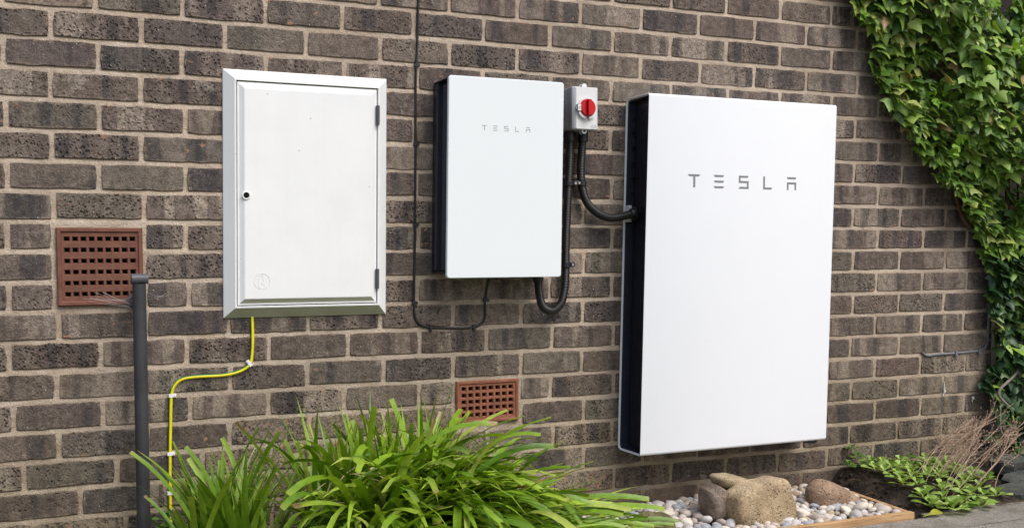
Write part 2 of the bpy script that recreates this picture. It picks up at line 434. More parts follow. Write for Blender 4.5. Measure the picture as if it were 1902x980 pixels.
def link(name, data, parent=None, loc=(0, 0, 0), rot=(0, 0, 0), sc=(1, 1, 1)):
    o = bpy.data.objects.new(name, data)
    COL.objects.link(o)
    o.parent = parent
    o.location = loc; o.rotation_euler = rot; o.scale = sc
    return o

def thing(name, label, cat, loc, group=None, data=None):
    o = link(name, data, None, loc)
    o["label"] = label; o["category"] = cat
    if group: o["group"] = group
    return o

def part(name, mb, mats, root, smooth=False, angle=None, parent=None, bevel=0.0, seg=2):
    me = mb.mesh(name, mats, root.location, smooth, angle)
    o = link(name, me, parent or root)
    if bevel:
        b = o.modifiers.new("bevel", 'BEVEL'); b.width = bevel; b.segments = seg; b.limit_method = 'ANGLE'; b.angle_limit = R(40)
        b.harden_normals = False
    return o

def smooth_path(pts, n=8):
    P = [Vector(p) for p in pts]
    out = []
    for i in range(len(P) - 1):
        p0 = P[max(i - 1, 0)]; p1 = P[i]; p2 = P[i + 1]; p3 = P[min(i + 2, len(P) - 1)]
        for k in range(n):
            t = k / n
            out.append(0.5 * ((2 * p1) + (p2 - p0) * t + (2 * p0 - 5 * p1 + 4 * p2 - p3) * t * t + (3 * p1 - p0 - 3 * p2 + p3) * t ** 3))
    out.append(P[-1])
    return out

def resample(path, step):
    out = [path[0].copy()]; acc = 0.0
    for a, b in zip(path[:-1], path[1:]):
        L = (b - a).length
        if L < 1e-9: continue
        d = step - acc
        while d <= L:
            out.append(a.lerp(b, d / L)); d += step
        acc = L - (d - step)
    return out

def tube_rings(path, radius, n=8, start=0.0):
    rings = []
    t0 = (path[1] - path[0]).normalized()
    u = t0.orthogonal().normalized() if abs(t0.y) > 0.95 else (Vector((0, -1, 0)) - t0 * (-t0.y)).normalized()
    for i, p in enumerate(path):
        t = (path[min(i + 1, len(path) - 1)] - path[max(i - 1, 0)]).normalized()
        u = (u - t * u.dot(t)).normalized()
        w = t.cross(u)
        r = radius(i) if callable(radius) else radius
        rings.append([p + (u * math.cos(a) + w * math.sin(a)) * r for a in [start + 2 * math.pi * k / n for k in range(n)]])
    return rings

def tube(mb, pts, radius, n=8, sm=0, mi=0, caps=True):
    path = smooth_path(pts, sm) if sm else [Vector(p) for p in pts]
    mb.rings(tube_rings(path, radius, n), True, caps, caps, mi)
    return mb

def cyl(mb, c, axis, r, h, n=16, mi=0, r2=None):
    c = Vector(c); a = Vector(axis).normalized()
    u = a.orthogonal().normalized(); w = a.cross(u)
    r2 = r if r2 is None else r2
    rg = [[c + a * z + (u * math.cos(t) + w * math.sin(t)) * rr for t in [2 * math.pi * k / n for k in range(n)]] for z, rr in ((0, r), (h, r2))]
    mb.rings(rg, mi=mi)
    return mb

def rrect(x0, x1, z0, z1, r, seg=5):
    out = []
    for cx, cz, a0 in ((x1 - r, z1 - r, 0), (x0 + r, z1 - r, 90), (x0 + r, z0 + r, 180), (x1 - r, z0 + r, 270)):
        for k in range(seg + 1):
            a = R(a0 + 90 * k / seg)
            out.append((cx + r * math.cos(a), cz + r * math.sin(a)))
    return out

def inset_outline(pts, d, cx, cz):
    return [(cx + (x - cx) * (1 - d / max(abs(x - cx), 1e-4)) if abs(x - cx) > 1e-4 else x,
             cz + (z - cz) * (1 - d / max(abs(z - cz), 1e-4)) if abs(z - cz) > 1e-4 else z) for x, z in pts]

def skew(mb, k, zc):
    mb.v = [(x + k * (z - zc), y, z) for x, y, z in mb.v]
    return mb

# ------------------------------------------------------------------ ground and paving (setting)
def struct(name, mb, mats, loc=(0, 0, 0), smooth=False, label=None):
    o = link(name, mb.mesh(name, mats, loc, smooth), None, loc)
    o["kind"] = "structure"
    if label: o["label"] = label
    return o

g = MB()
g.add([(-120, -200, -0.07), (160, -200, -0.07), (160, 60, -0.07), (-120, 60, -0.07)], [(0, 1, 2, 3)])
struct("ground", g, M['ground'])

def smoothstep(a, b, x):
    t = max(0.0, min(1.0, (x - a) / (b - a)))
    return t * t * (3 - 2 * t)

def soil_h(x, y):
    n = mnoise.fractal(Vector((x * 9, y * 9, 3.1)), 1.0, 2.0, 4) * 0.013
    h = -0.018
    if x > 2.3:
        b = smoothstep(2.575, 2.66, x + (y + 0.25) * 0.02) * smoothstep(-0.50, -0.24, y)
        h += b * (0.075 + 0.02 * smoothstep(-0.2, 0.0, y) - 0.055 * smoothstep(3.0, 3.2, x))
    return h + n * (0.6 if x < 2.6 else 1.0)
s = MB()
NX, NY = 150, 46
xs = [-1.2 + 5.4 * i / NX for i in range(NX + 1)]
ys = [-0.62 + 0.66 * j / NY for j in range(NY + 1)]
vs = []
for y in ys:
    for x in xs:
        edge = -0.05 * (1 - smoothstep(-0.60, -0.52, y)) if x < 2.6 else -0.05 * (1 - smoothstep(-0.52, -0.44, y))
        vs.append((x, y, soil_h(x, y) + edge))
s.add(vs, [(j * (NX + 1) + i, j * (NX + 1) + i + 1, (j + 1) * (NX + 1) + i + 1, (j + 1) * (NX + 1) + i) for j in range(NY) for i in range(NX)])
struct("soil", s, M['soil'], smooth=True)

pav = link("pavement", None, None, (2.4, -0.8, 0))
pav["kind"] = "structure"
def slab(x0, x1, y0, y1, tilt=0.0):
    mb = MB()
    nx, ny = 10, 6
    def z(x, y): return 0.0 + tilt * (x - x0) + mnoise.noise(Vector((x * 5, y * 5, 1.0))) * 0.0018
    top = [(x0 + (x1 - x0) * i / nx, y0 + (y1 - y0) * j / ny) for j in range(ny + 1) for i in range(nx + 1)]
    mb.add([(x, y, z(x, y)) for x, y in top], [(j * (nx + 1) + i, j * (nx + 1) + i + 1, (j + 1) * (nx + 1) + i + 1, (j + 1) * (nx + 1) + i) for j in range(ny) for i in range(nx)])
    mb.box(x0, x1, y0, y1, -0.06, -0.004)
    part("paving_slab", mb, M['slab'], pav, bevel=0)
slab(1.30, 2.05, -1.06, -0.468)
slab(2.056, 2.62, -1.06, -0.472, 0.001)
slab(2.624, 3.60, -0.614, -0.425, -0.001)
slab(2.624, 3.60, -1.22, -0.618)
slab(1.30, 2.05, -1.67, -1.072)
slab(2.06, 2.80, -1.67, -1.072)
slab(2.81, 3.60, -1.83, -1.232)

# ------------------------------------------------------------------ brick wall
wall = thing("brick_wall", "dark brown brick house wall with sandy mortar joints behind all the boxes", "wall", (1.1, 0, 0))
CH, TOP = 0.08, 1.52
W_X0, W_X1 = -1.35, 3.40
R0, R1 = -9, 18
mo = MB()
prof = []
for r in range(R0, R1 + 2):
    zb = TOP - CH * r
    prof += [(zb + 0.0085, 0.0042), (zb + 0.002, 0.0012), (zb - 0.0075, -0.0004), (zb - 0.040, 0.0010)]
VENTS = [(0.0025, 0.2115, 0.7385, 0.9385), (1.1385, 1.3410, 0.3450, 0.4685)]
for v_ in VENTS:
    for z in v_[2:]:
        k = next(i for i in range(len(prof) - 1) if prof[i][0] > z > prof[i + 1][0])
        (za, ya), (zb, yb) = prof[k], prof[k + 1]
        prof.insert(k + 1, (z, ya + (yb - ya) * (za - z) / (za - zb)))
mxs = sorted([W_X0 + (W_X1 - W_X0) * i / 150 for i in range(151)] + [x for v_ in VENTS for x in v_[:2]])
NXM = len(mxs) - 1
vs = []
for (z, y) in prof:
    for i in range(NXM + 1):
        x = mxs[i]
        vs.append((x, y + mnoise.noise(Vector((x * 14, z * 30, 0.4))) * 0.0012, z + mnoise.noise(Vector((x * 7, z * 11, 5.0))) * 0.0016))
fs = [(k * (NXM + 1) + i, (k + 1) * (NXM + 1) + i, (k + 1) * (NXM + 1) + i + 1, k * (NXM + 1) + i + 1) for k in range(len(prof) - 1) for i in range(NXM)
      if not any(v_[0] <= (mxs[i] + mxs[i + 1]) / 2 <= v_[1] and v_[2] <= (prof[k][0] + prof[k + 1][0]) / 2 <= v_[3] for v_ in VENTS)]
mo.add(vs, fs)
zt, zl = prof[0][0], prof[-1][0]
mo.box(W_X0, W_X1, 0.045, 0.24, zl, zt)
part("mortar", mo, M['mortar'], wall, smooth=True, angle=50)

def drift(i, z):
    t = (TOP - z) / 1.12
    a = -0.009 + max(-1, i) / 7 * 0.016 if i <= 7 else 0.007 - (min(i, 13) - 7) / 6 * 0.011
    return a * t

def brick_geo(w, h, rg, mb=None, cx=0.0, cz=0.0, yf=0.0, rv=None):
    mb = mb or MB()
    hw, hh = w / 2, h / 2
    nx = max(2, int(round(w / 0.031)))
    out = [(-hw + w * i / nx, -hh) for i in range(nx)] + [(hw, -hh), (hw, 0.0)] + [(hw - w * i / nx, hh) for i in range(nx)] + [(-hw, hh), (-hw, 0.0)]
    j = [(x + rg.gauss(0, 0.0012), z + rg.gauss(0, 0.0011)) for x, z in out]
    for c in range(len(j)):
        x, z = out[c]
        if abs(abs(x) - hw) < 1e-6 and abs(abs(z) - hh) < 1e-6:          # corners worn round
            k = rg.uniform(0.001, 0.006 if rg.random() < 0.25 else 0.003)
            j[c] = (x - math.copysign(k, x), z - math.copysign(k * 0.8, z))
    n = len(j)
    a = [(cx + x * 1.004, 0.013, cz + z * 1.004) for x, z in j]
    b = [(cx + x, yf + 0.0014, cz + z) for x, z in j]
    c = [(cx + x - math.copysign(0.0016, x), yf + rg.gauss(0, 0.0003), cz + z - math.copysign(0.0015, z)) for x, z in j]
    fs = []
    for q in (0, n):
        for i in range(n):
            k = (i + 1) % n
            fs.append((q + i, q + k, q + n + k, q + n + i))
    fs.append(tuple(2 * n + i for i in range(n)))
    kw = {} if rv is None else {"rnd": rv}
    mb.add(a + b + c, fs, 0, **kw)
    return mb

rb = random.Random(3)
BR = []
BW, BH = 0.2130, 0.0662
full = []
for k in range(18):
    me = brick_geo(BW, BH, rb).mesh("brick", M['brick'])
    full.append(me)
cuts = [(7, 9, -0.013, 0.2275), (13, 14, 1.1225, 1.3575)]
hidden = [(0.46, 0.895, 0.70, 1.38), (1.115, 1.475, 0.81, 1.375), (1.86, 2.56, 0.225, 1.38)]
for r in range(R0, R1 + 1):
    zc = TOP - CH * (r + 0.5)
    odd = r % 2
    js = []
    for i in range(-7, 17):
        ii = i + (0.5 if odd else 0.0)
        x = 0.225 * ii + drift(ii, zc) + rb.gauss(0, 0.0028)
        if ii < 2.2:
            x += {15: 0.030, 16: 0.052, 17: 0.050}.get(r, 0.0)
        js.append(x)
    for a, b in zip(js[:-1], js[1:]):
        a += 0.0058 + rb.uniform(-0.001, 0.001); b -= 0.0058
        segs = [(max(a, W_X0), min(b, W_X1 - 0.002))]
        for (ra, rc, c0, c1) in cuts:
            if ra <= r <= rc:
                ns = []
                for p, q in segs:
                    if q <= c0 or p >= c1: ns.append((p, q)); continue
                    if p < c0: ns.append((p, c0))
                    if q > c1: ns.append((c1, q))
                segs = ns
        for p, q in segs:
            if q - p < 0.022: continue
            z = zc + rb.gauss(0, 0.0011)
            zvis = 1.535 + 0.091 * p
            vis = q > -0.155 and z - 0.033 < zvis and z > 0.0
            zbot = 0.15 - 0.085 * p if p < 0.25 else (0.40 if p < 1.05 else 0.40 - (p - 1.05) * 0.55)
            if z + 0.03 < zbot: vis = False
            for hx0, hx1, hz0, hz1 in hidden:
                if p > hx0 and q < hx1 and z - 0.03 > hz0 and z + 0.03 < hz1: vis = False
            if p > 2.62 and z > 0.9 and p > 2.80 + max(0, (1.35 - z)) * 1.1: vis = False
            dist = math.hypot((p + q) / 2 + 0.06, 3.12)
            BR.append((vis, (q - p) / dist, p, q, z, r))
visb = sorted([b for b in BR if b[0]], key=lambda b: -b[1])
rest = [b for b in BR if not b[0]] + visb[300:]
visb = visb[:300]
rb2 = random.Random(11)
cut_mesh = {}
for (_, _, p, q, z, r) in visb:
    w = q - p
    yf = -0.0022 + rb2.uniform(-0.0011, 0.0011)
    loc = ((p + q) / 2 - wall.location.x, yf, z)
    if w > 0.16:
        me = rb2.choice(full)
        sx = w / BW
    else:
        key = round(w / 0.012)
        if key not in cut_mesh:
            cut_mesh[key] = brick_geo(w, BH, rb2).mesh("brick", M['brick'])
        me = cut_mesh[key]; sx = 1.0
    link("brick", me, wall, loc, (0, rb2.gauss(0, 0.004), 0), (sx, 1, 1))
ms = MB()
for (_, _, p, q, z, r) in rest:
    brick_geo(q - p, BH, rb2, ms, (p + q) / 2, z, -0.0022 + rb2.uniform(-0.001, 0.001), rb2.random())
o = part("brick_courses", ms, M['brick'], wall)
o["kind"] = "stuff"

# white drips of paint on the right hand bricks
dr = MB()
for (x, z, w, h) in ((3.150, 0.350, 0.004, 0.050), (3.153, 0.334, 0.010, 0.018), (3.146, 0.322, 0.005, 0.01), (3.303, 0.300, 0.014, 0.012), (3.298, 0.289, 0.003, 0.012), (2.40, 0, 0, 0)):
    if w == 0: continue
    pts = [(x + w / 2 * math.cos(t) * rnd.uniform(.7, 1.1), -0.0058, z + h / 2 * math.sin(t) * rnd.uniform(.8, 1.1)) for t in [2 * math.pi * k / 9 for k in range(9)]]
    dr.rings([[(a, 0.0, c) for a, b, c in pts], pts])
part("paint_drip", dr, simple("white drip", (0.62, 0.62, 0.6), 0.6), wall)

# ------------------------------------------------------------------ air vents
def air_vent(label, x0, x1, z0, z1, nx, nz, border, hw, hh, mat, rim, inner, yfront):
    t = thing("air_vent", label, "air vent", ((x0 + x1) / 2, 0, z0), "clay air bricks in the wall")
    k = -0.004
    fr = MB()
    # rim of four mitred strips with a raised lip
    def ring(d, y): return [(x0 + d, y, z0 + d), (x1 - d, y, z0 + d), (x1 - d, y, z1 - d), (x0 + d, y, z1 - d)]
    fr.rings([ring(0, 0.013), ring(0, yfront + 0.003), ring(0.003, yfront), ring(rim, yfront), ring(rim + 0.003, yfront + inner)], cap0=False, cap1=False)
    part("frame", fr, mat, t)
    gr = MB()
    gx0, gx1, gz0, gz1 = x0 + rim + 0.003, x1 - rim - 0.003, z0 + rim + 0.003, z1 - rim - 0.003
    px = (x1 - x0 - 2 * border) / nx; pz = (z1 - z0 - 2 * border) / nz
    cx = [gx0]; cz = [gz0]
    for i in range(nx):
        c = x0 + border + px * (i + .5); cx += [c - hw / 2, c + hw / 2]
    for i in range(nz):
        c = z0 + border + pz * (i + .5); cz += [c - hh / 2, c + hh / 2]
    cx.append(gx1); cz.append(gz1)
    yg = yfront + inner
    V = [(x, yg, z) for z in cz for x in cx]
    n = len(cx); F = []
    for j in range(len(cz) - 1):
        for i in range(n - 1):
            if i % 2 == 1 and j % 2 == 1: continue
            F.append((j * n + i, j * n + i + 1, (j + 1) * n + i + 1, (j + 1) * n + i))
    gr.add(V, F)
    for j in range(1, len(cz) - 1, 2):
        for i in range(1, n - 1, 2):
            a, b, c, d = cx[i], cx[i + 1], cz[j], cz[j + 1]
            q = 0.0023
            rg = lambda e, y: [(a + e, y, c + e), (b - e, y, c + e), (b - e, y, d - e), (a + e, y, d - e)]
            gr.rings([rg(0, yg), rg(q, yg + 0.005), rg(q * 1.05, yg + 0.016)], cap0=False, cap1=False)
    part("grille", gr, mat, t)
    bk = MB()
    bk.box(gx0, gx1, yg + 0.0165, 0.035, gz0, gz1)
    part("cavity", bk, M['void'], t)
    return t
air_vent("large brown square clay air vent with six rows of square holes, behind the grey pipe", -0.0025, 0.2165, 0.7335, 0.9435, 9, 6, 0.016, 0.0165, 0.0145, M['terra'], 0.010, 0.0045, -0.010)
air_vent("small orange brown clay air vent half hidden by strap leaves, five rows of holes", 1.1335, 1.3460, 0.3400, 0.4735, 8, 5, 0.015, 0.0165, 0.0150, M['terra2'], 0.0085, 0.0035, -0.008)

# ------------------------------------------------------------------ meter box
mbx = thing("meter_box", "white plastic meter cupboard with a framed door, round lock hole and yellow cable below", "meter box", (0.68, 0, 0.69))
KX, KZC = 0.0155, 1.04
bx0, bx1, bz0, bz1 = 0.4352, 0.9132, 0.690, 1.3895
def bring(d, y): return [(bx0 + d, y, bz0 + d), (bx1 - d, y, bz0 + d), (bx1 - d, y, bz1 - d), (bx0 + d, y, bz1 - d)]
f = MB()
f.rings([bring(0, 0.006), bring(0, -0.006), bring(0.0015, -0.0075), bring(0.0285, -0.031), bring(0.0325, -0.0318), bring(0.0335, -0.0305), bring(0.0345, -0.006)], cap0=False, cap1=False)
skew(f, KX, KZC); part("frame", f, M['upvc'], mbx)
f = MB(); f.add(bring(0.030, -0.008), [(0, 1, 2, 3)]); skew(f, KX, KZC); part("recess", f, M['void'], mbx)
d = MB()
e0 = 0.0365
LX, LZ, LR = 0.4960 , 1.0356, 0.0098
rg = [bring(e0, -0.010), bring(e0, -0.0275), bring(e0 + 0.005, -0.0285), bring(e0 + 0.0055, -0.0288), bring(e0 + 0.0175, -0.0375), bring(e0 + 0.020, -0.038)]
d.rings(rg, cap0=False, cap1=False)
q = bring(e0 + 0.020, -0.038)
d.add(q, [(0, 1, 2, 3)])
LX, LZ = 0.4940, 1.0356
skew(d, KX, KZC); door = part("door", d, M['upvc'], mbx)
def lring(r, y): return [(LX + r * math.cos(2 * math.pi * k / 20), y, LZ + r * math.sin(2 * math.pi * k / 20)) for k in range(20)]
lk = MB(); lk.rings([lring(0.0120, -0.0300), lring(0.0120, -0.0400), lring(0.0113, -0.0412), lring(0.0088, -0.0412), lring(0.0083, -0.0402), lring(0.0080, -0.0384)], cap0=False, cap1=False)
skew(lk, KX, KZC); lock = part("lock", lk, M['upvc'], mbx, smooth=True, angle=40, parent=door)
lk = MB(); cyl(lk, (LX, -0.0387, LZ), (0, 1, 0), 0.0082, 0.002, 16)
skew(lk, KX, KZC); part("keyhole", lk, M['void'], mbx, parent=door)
em = MB()
EX, EZ = 0.5375, 0.794
for a0, a1 in ((-35, 165), (175, 315)):
    pts = [(EX + 0.0222 * math.cos(R(a0 + (a1 - a0) * k / 20)), -0.0381, EZ + 0.0222 * math.sin(R(a0 + (a1 - a0) * k / 20))) for k in range(21)]
    tube(em, pts, 0.0007, 6)
for pl in ([(-0.010, 0.008), (-0.010, -0.0135), (-0.007, -0.0205), (-0.004, -0.015)], [(0.001, 0.019), (0.0045, -0.001)], [(-0.003, -0.004), (0.0095, -0.0135)], [(-0.010, 0.008), (0.001, 0.019)]):
    tube(em, [(EX + a, -0.0381, EZ + b) for a, b in pl], 0.0006, 6)
skew(em, KX, KZC); part("emblem", em, simple("moulded emblem", (0.62, 0.62, 0.61), 0.5), mbx, parent=door)
for za, zb in ((1.2504, 1.3057), (0.768, 0.826)):
    h = MB()
    h.box(0.8735, 0.8835, -0.0365, -0.020, za, zb)
    cyl(h, (0.8790, -0.0365, za), (0, 0, 1), 0.0042, zb - za, 10)
    skew(h, KX, KZC); part("hinge", h, M['hinge'], mbx)

# ------------------------------------------------------------------ lettering
def letters(root, x0, z0, unit, pitch, y, mat, th, parent):
    """five geometric letters; the unit cell is 48 wide and 46 tall"""
    G = {'T': [[(0, 46), (48, 46), (44, 39), (29, 39), (29, 2), (21, 2), (21, 39), (4, 39)]],
         'E': [[(2, 46), (44, 46), (40, 39), (6, 39)], [(2, 27), (44, 27), (40, 20), (6, 20)], [(2, 8), (44, 8), (40, 1), (6, 1)]],
         'S': [[(3, 46), (44, 46), (40, 39), (10, 39), (10, 28), (44, 28), (44, 1), (3, 1), (7, 8), (37, 8), (37, 21), (3, 21)]],
         'L': [[(4, 46), (11, 46), (11, 8), (42, 8), (38, 1), (4, 1)]],
         'A': [[(3, 46), (45, 46), (41, 39), (7, 39)], [(4, 28), (44, 28), (44, 1), (37, 1), (37, 21), (11, 21), (11, 1), (4, 1)]]}
    for i, ch in enumerate("TESLA"):
        mb = MB()
        for poly in G[ch]:
            p = [(x0 + pitch * i + a * unit, z0 + b * unit) for a, b in poly]
            n = len(p)
            mb.add([(a, y, c) for a, c in p] + [(a, y + th, c) for a, c in p],
                   [tuple(range(n))] + [(k, (k + 1) % n, n + (k + 1) % n, n + k) for k in range(n)])
        part("letter", mb, mat, root, parent=parent)

# ------------------------------------------------------------------ white glass fronted control unit
gw = thing("control_unit", "smaller white glass fronted electrical unit with black sides, lettered near its top", "electrical unit", (1.25, 0, 0.7975))
GK, GZ = 0.0198, 1.09
gx0, gx1, gz0, gz1 = 1.0572, 1.4318, 0.7978, 1.3890
mb = MB()
o0 = rrect(gx0, gx1, gz0, gz1, 0.009)
cx, cz = (gx0 + gx1) / 2, (gz0 + gz1) / 2
mb.rings([[(x, -0.138, z) for x, z in o0], [(x, -0.1485, z) for x, z in o0], [(x, -0.1500, z) for x, z in inset_outline(o0, 0.0016, cx, cz)]])
skew(mb, GK, GZ); gp = part("front_panel", mb, M['white_glass'], gw)
letters(gw, 1.1650, 1.2330, 0.000345, 0.03570, -0.15035, M['letter2'], 0.0002, gp)
mb = MB()
def gsec(z, e=0.0):
    L = [(0.0052 + e, 0.0), (0.0052 + e, -0.030), (0.0085 + e, -0.034), (0.024 + e, -0.036), (0.024 + e, -0.040), (0.021 + e, -0.044)]
    for k in range(14):
        y = -0.046 - 0.0062 * k
        L += [(0.0225 + e, y), (0.0245 + e, y - 0.002), (0.0245 + e, y - 0.0042)]
    L += [(0.020 + e, -0.136), (0.014 + e, -0.1378)]
    return [(gx0 + a, y, z) for a, y in L] + [(gx1 - 0.012 - e, -0.1378, z), (gx1 - 0.006, -0.12, z), (gx1 - 0.006, 0.0, z)]
mb.rings([gsec(gz0 + 0.0195, 0.003), gsec(gz0 + 0.024), gsec(gz1 - 0.012), gsec(gz1 - 0.006, 0.003)])
skew(mb, GK, GZ); part("body", mb, M['black_fin'], gw)
mb = MB()
mb.rings([[(gx0 + 0.0056, -0.004, z), (gx0 + 0.0056, -0.1378, z), (gx1 - 0.006, -0.1378, z), (gx1 - 0.006, -0.004, z)] for z in (gz1 - 0.0055, gz1 - 0.0015)])
skew(mb, GK, GZ); part("top_cap", mb, M['black'], gw, bevel=0.0015)
mb = MB()
mb.rings([[(gx0 + 0.0056, -0.004, z), (gx0 + 0.0056, -0.060, z), (gx0 + 0.03, -0.1378, z), (gx1 - 0.006, -0.1378, z), (gx1 - 0.006, -0.004, z)] for z in (gz0 + 0.0135, gz0 + 0.019)])
skew(mb, GK, GZ); part("bottom_cap", mb, M['black'], gw, bevel=0.0015)

# ------------------------------------------------------------------ rotary isolator switch
sw = thing("isolator_switch", "grey and white isolator switch box with round red rotary knob beside the white unit", "switch", (1.548, 0, 1.259))
wx0, wx1, wz0, wz1 = 1.5035, 1.5935, 1.2585, 1.3925
mb = MB()
o0 = rrect(wx0, wx1, wz0, wz1, 0.006, 3)
cx, cz = (wx0 + wx1) / 2, (wz0 + wz1) / 2
mb.rings([[(x, 0.002, z) for x, z in o0], [(x, -0.042, z) for x, z in o0]])
part("back_box", mb, M['switch_shade'], sw, smooth=True, angle=35)
mb = MB()
rings_ = []
for y, e in ((-0.0423, 0.0004), (-0.045, -0.0006), (-0.074, -0.0006), (-0.082, 0.0035), (-0.0865, 0.009)):
    rings_.append([(cx + (x - cx) * (1 - e / 0.045 * (1.0 if e > 0 else 1.0)), y - (0.004 * (1 - ((x - cx) / 0.045) ** 2) if y < -0.07 else 0), cz + (z - cz) * (1 - max(e, 0) * 0.25 / 0.067)) for x, z in rrect(wx0, wx1, wz0, wz1, 0.004, 3)])
n_ = len(rings_[0])
mb.rings(rings_[:3], cap1=False)
mb.mi = [1] * len(mb.f)
mb.rings(rings_[2:], cap0=False)
cover = part("cover", mb, [M['switch'], M['switch_shade']], sw, smooth=True, angle=30)
# guard ring, tabs, lugs, logo plate
mb = MB()
KX0, KZ0, KY = 1.5476, 1.3255, -0.0905
for a0, a1, r0, r1 in ((205, 262, 0.028, 0.0355), (280, 322, 0.028, 0.0345), (25, 155, 0.0275, 0.0325), (165, 200, 0.0275, 0.0325)):
    pts = []
    n = 10
    i_, o_ = [], []
    for k in range(n + 1):
        a = R(a0 + (a1 - a0) * k / n)
        i_.append((KX0 + r0 * math.cos(a), KZ0 + r0 * math.sin(a))); o_.append((KX0 + r1 * math.cos(a), KZ0 + r1 * math.sin(a)))
    poly = o_ + i_[::-1]
    yt = -0.0965 if a0 > 160 else -0.0935
    mb.rings([[(x, -0.0870, z) for x, z in poly], [(x, yt, z) for x, z in poly]])
part("guard_ring", mb, M['switch'], sw, smooth=True, angle=35)
mb = MB()
mb.box(KX0 - 0.0365, KX0 - 0.0245, -0.100, -0.086, KZ0 - 0.011, KZ0 + 0.010)
mb.box(KX0 - 0.0395, KX0 - 0.0366, -0.0925, -0.086, KZ0 - 0.005, KZ0 + 0.004)
tab = part("padlock_tab", mb, M['switch'], sw, bevel=0.001)
mb = MB()
tube(mb, [(KX0 - 0.0305 + 0.0022 * math.cos(R(a)), -0.1003, KZ0 + 0.0032 * math.sin(R(a)) - .001) for a in range(0, 361, 30)], 0.0004, 5)
part("zero_mark", mb, M['hinge'], sw, parent=tab)
mb = MB()
cyl(mb, (KX0, -0.0880, KZ0), (0, -1, 0), 0.0275, 0.010, 32)
cyl(mb, (KX0, -0.0981, KZ0), (0, -1, 0), 0.0265, 0.004, 32, 0, 0.0245)
pr = [(-0.0060, -0.024), (0.0060, -0.024), (0.0068, 0.0), (0.0060, 0.0245), (-0.0060, 0.0245), (-0.0068, 0.0)]
mb.rings([[(KX0 + a, -0.1015, KZ0 + b) for a, b in pr], [(KX0 + a, -0.1120, KZ0 + b) for a, b in pr], [(KX0 + a * .75, -0.1140, KZ0 + b * .94) for a, b in pr]])
part("knob", mb, M['red'], sw, smooth=True, angle=30)
mb = MB()
for zz in (wz1 + 0.003, wz0 - 0.003):
    mb = MB()
    cyl(mb, (cx - 0.002, -0.052, zz), (0, -1, 0), 0.0085, 0.024, 14)
    part("screw_lug", mb, M['switch'], sw, smooth=True, angle=35)
mb = MB(); cyl(mb, (cx - 0.002, -0.0763, wz0 - 0.003), (0, -1, 0), 0.0045, 0.001, 12)
part("screw", mb, M['hinge'], sw)
mb = MB()
lx0, lx1, lz0, lz1 = 1.5655, 1.5815, 1.2665, 1.2735
tube(mb, [(lx0, -0.0895, lz0), (lx1, -0.0875, lz0), (lx1, -0.0875, lz1), (lx0, -0.0895, lz1), (lx0, -0.0895, lz0)], 0.0005, 4)
part("name_plate", mb, M['switch_shade'], sw)

# ------------------------------------------------------------------ corrugated conduits with glands and clamps
def corrugated(root, pts, r, name="hose"):
    path = resample(smooth_path(pts, 10), 0.0017)
    mb = MB()
    mb.rings(tube_rings(path, lambda i: r * (1.0 if i % 3 else 0.89), 12))
    return part(name, mb, M['black_hose'], root, smooth=True, angle=70)
c1 = thing("conduit", "black ribbed conduit dropping from the switch and looping under the white glass unit", "conduit", (1.51, 0, 0.69), "ribbed conduits")
p1 = [(1.5192, -0.030, 1.245), (1.5171, -0.030, 1.1624), (1.5131, -0.030, 1.0939), (1.5071, -0.030, 0.991), (1.503, -0.030, 0.8878), (1.5009, -0.030, 0.7845), (1.4945, -0.032, 0.7414), (1.4800, -0.036, 0.7071), (1.4469, -0.042, 0.6880), (1.4146, -0.046, 0.7010), (1.4000, -0.050, 0.7365), (1.3935, -0.052, 0.785)]
corrugated(c1, p1, 0.0134)
mb = MB()
cyl(mb, (1.5194, -0.030, 1.258), (0, 0, -1), 0.0155, 0.030, 14)
part("gland", mb, M['black'], c1, smooth=True, angle=40)
mb = MB()
cyl(mb, (1.3935, -0.052, 0.815), (0.02, 0, -1), 0.0165, 0.034, 14)
part("gland", mb, M['black'], c1, smooth=True, angle=40)
c2 = thing("conduit", "black ribbed conduit curving from the switch into the side of the large battery", "conduit", (1.58, 0, 0.98), "ribbed conduits")
p2 = [(1.5655, -0.030, 1.2454), (1.5600, -0.030, 1.1809), (1.5575, -0.030, 1.1293), (1.5605, -0.030, 1.0864), (1.5780, -0.031, 1.0350), (1.6125, -0.036, 1.0008), (1.655, -0.044, 0.9845), (1.694, -0.054, 0.9890), (1.730, -0.062, 0.9975)]
corrugated(c2, p2, 0.0138)
mb = MB()
cyl(mb, (1.5657, -0.030, 1.258), (0, 0, -1), 0.0160, 0.031, 14)
part("gland", mb, M['black'], c2, smooth=True, angle=40)
mb = MB()
cyl(mb, (1.7245, -0.0605, 0.9962), (0.97, -0.2, 0.16), 0.0185, 0.013, 18)
cyl(mb, (1.7350, -0.0625, 0.9978), (0.97, -0.2, 0.16), 0.0235, 0.006, 6)
cyl(mb, (1.7400, -0.0635, 0.9985), (1, 0, 0), 0.021, 0.032, 18)
part("gland", mb, M['black'], c2, smooth=True, angle=40)
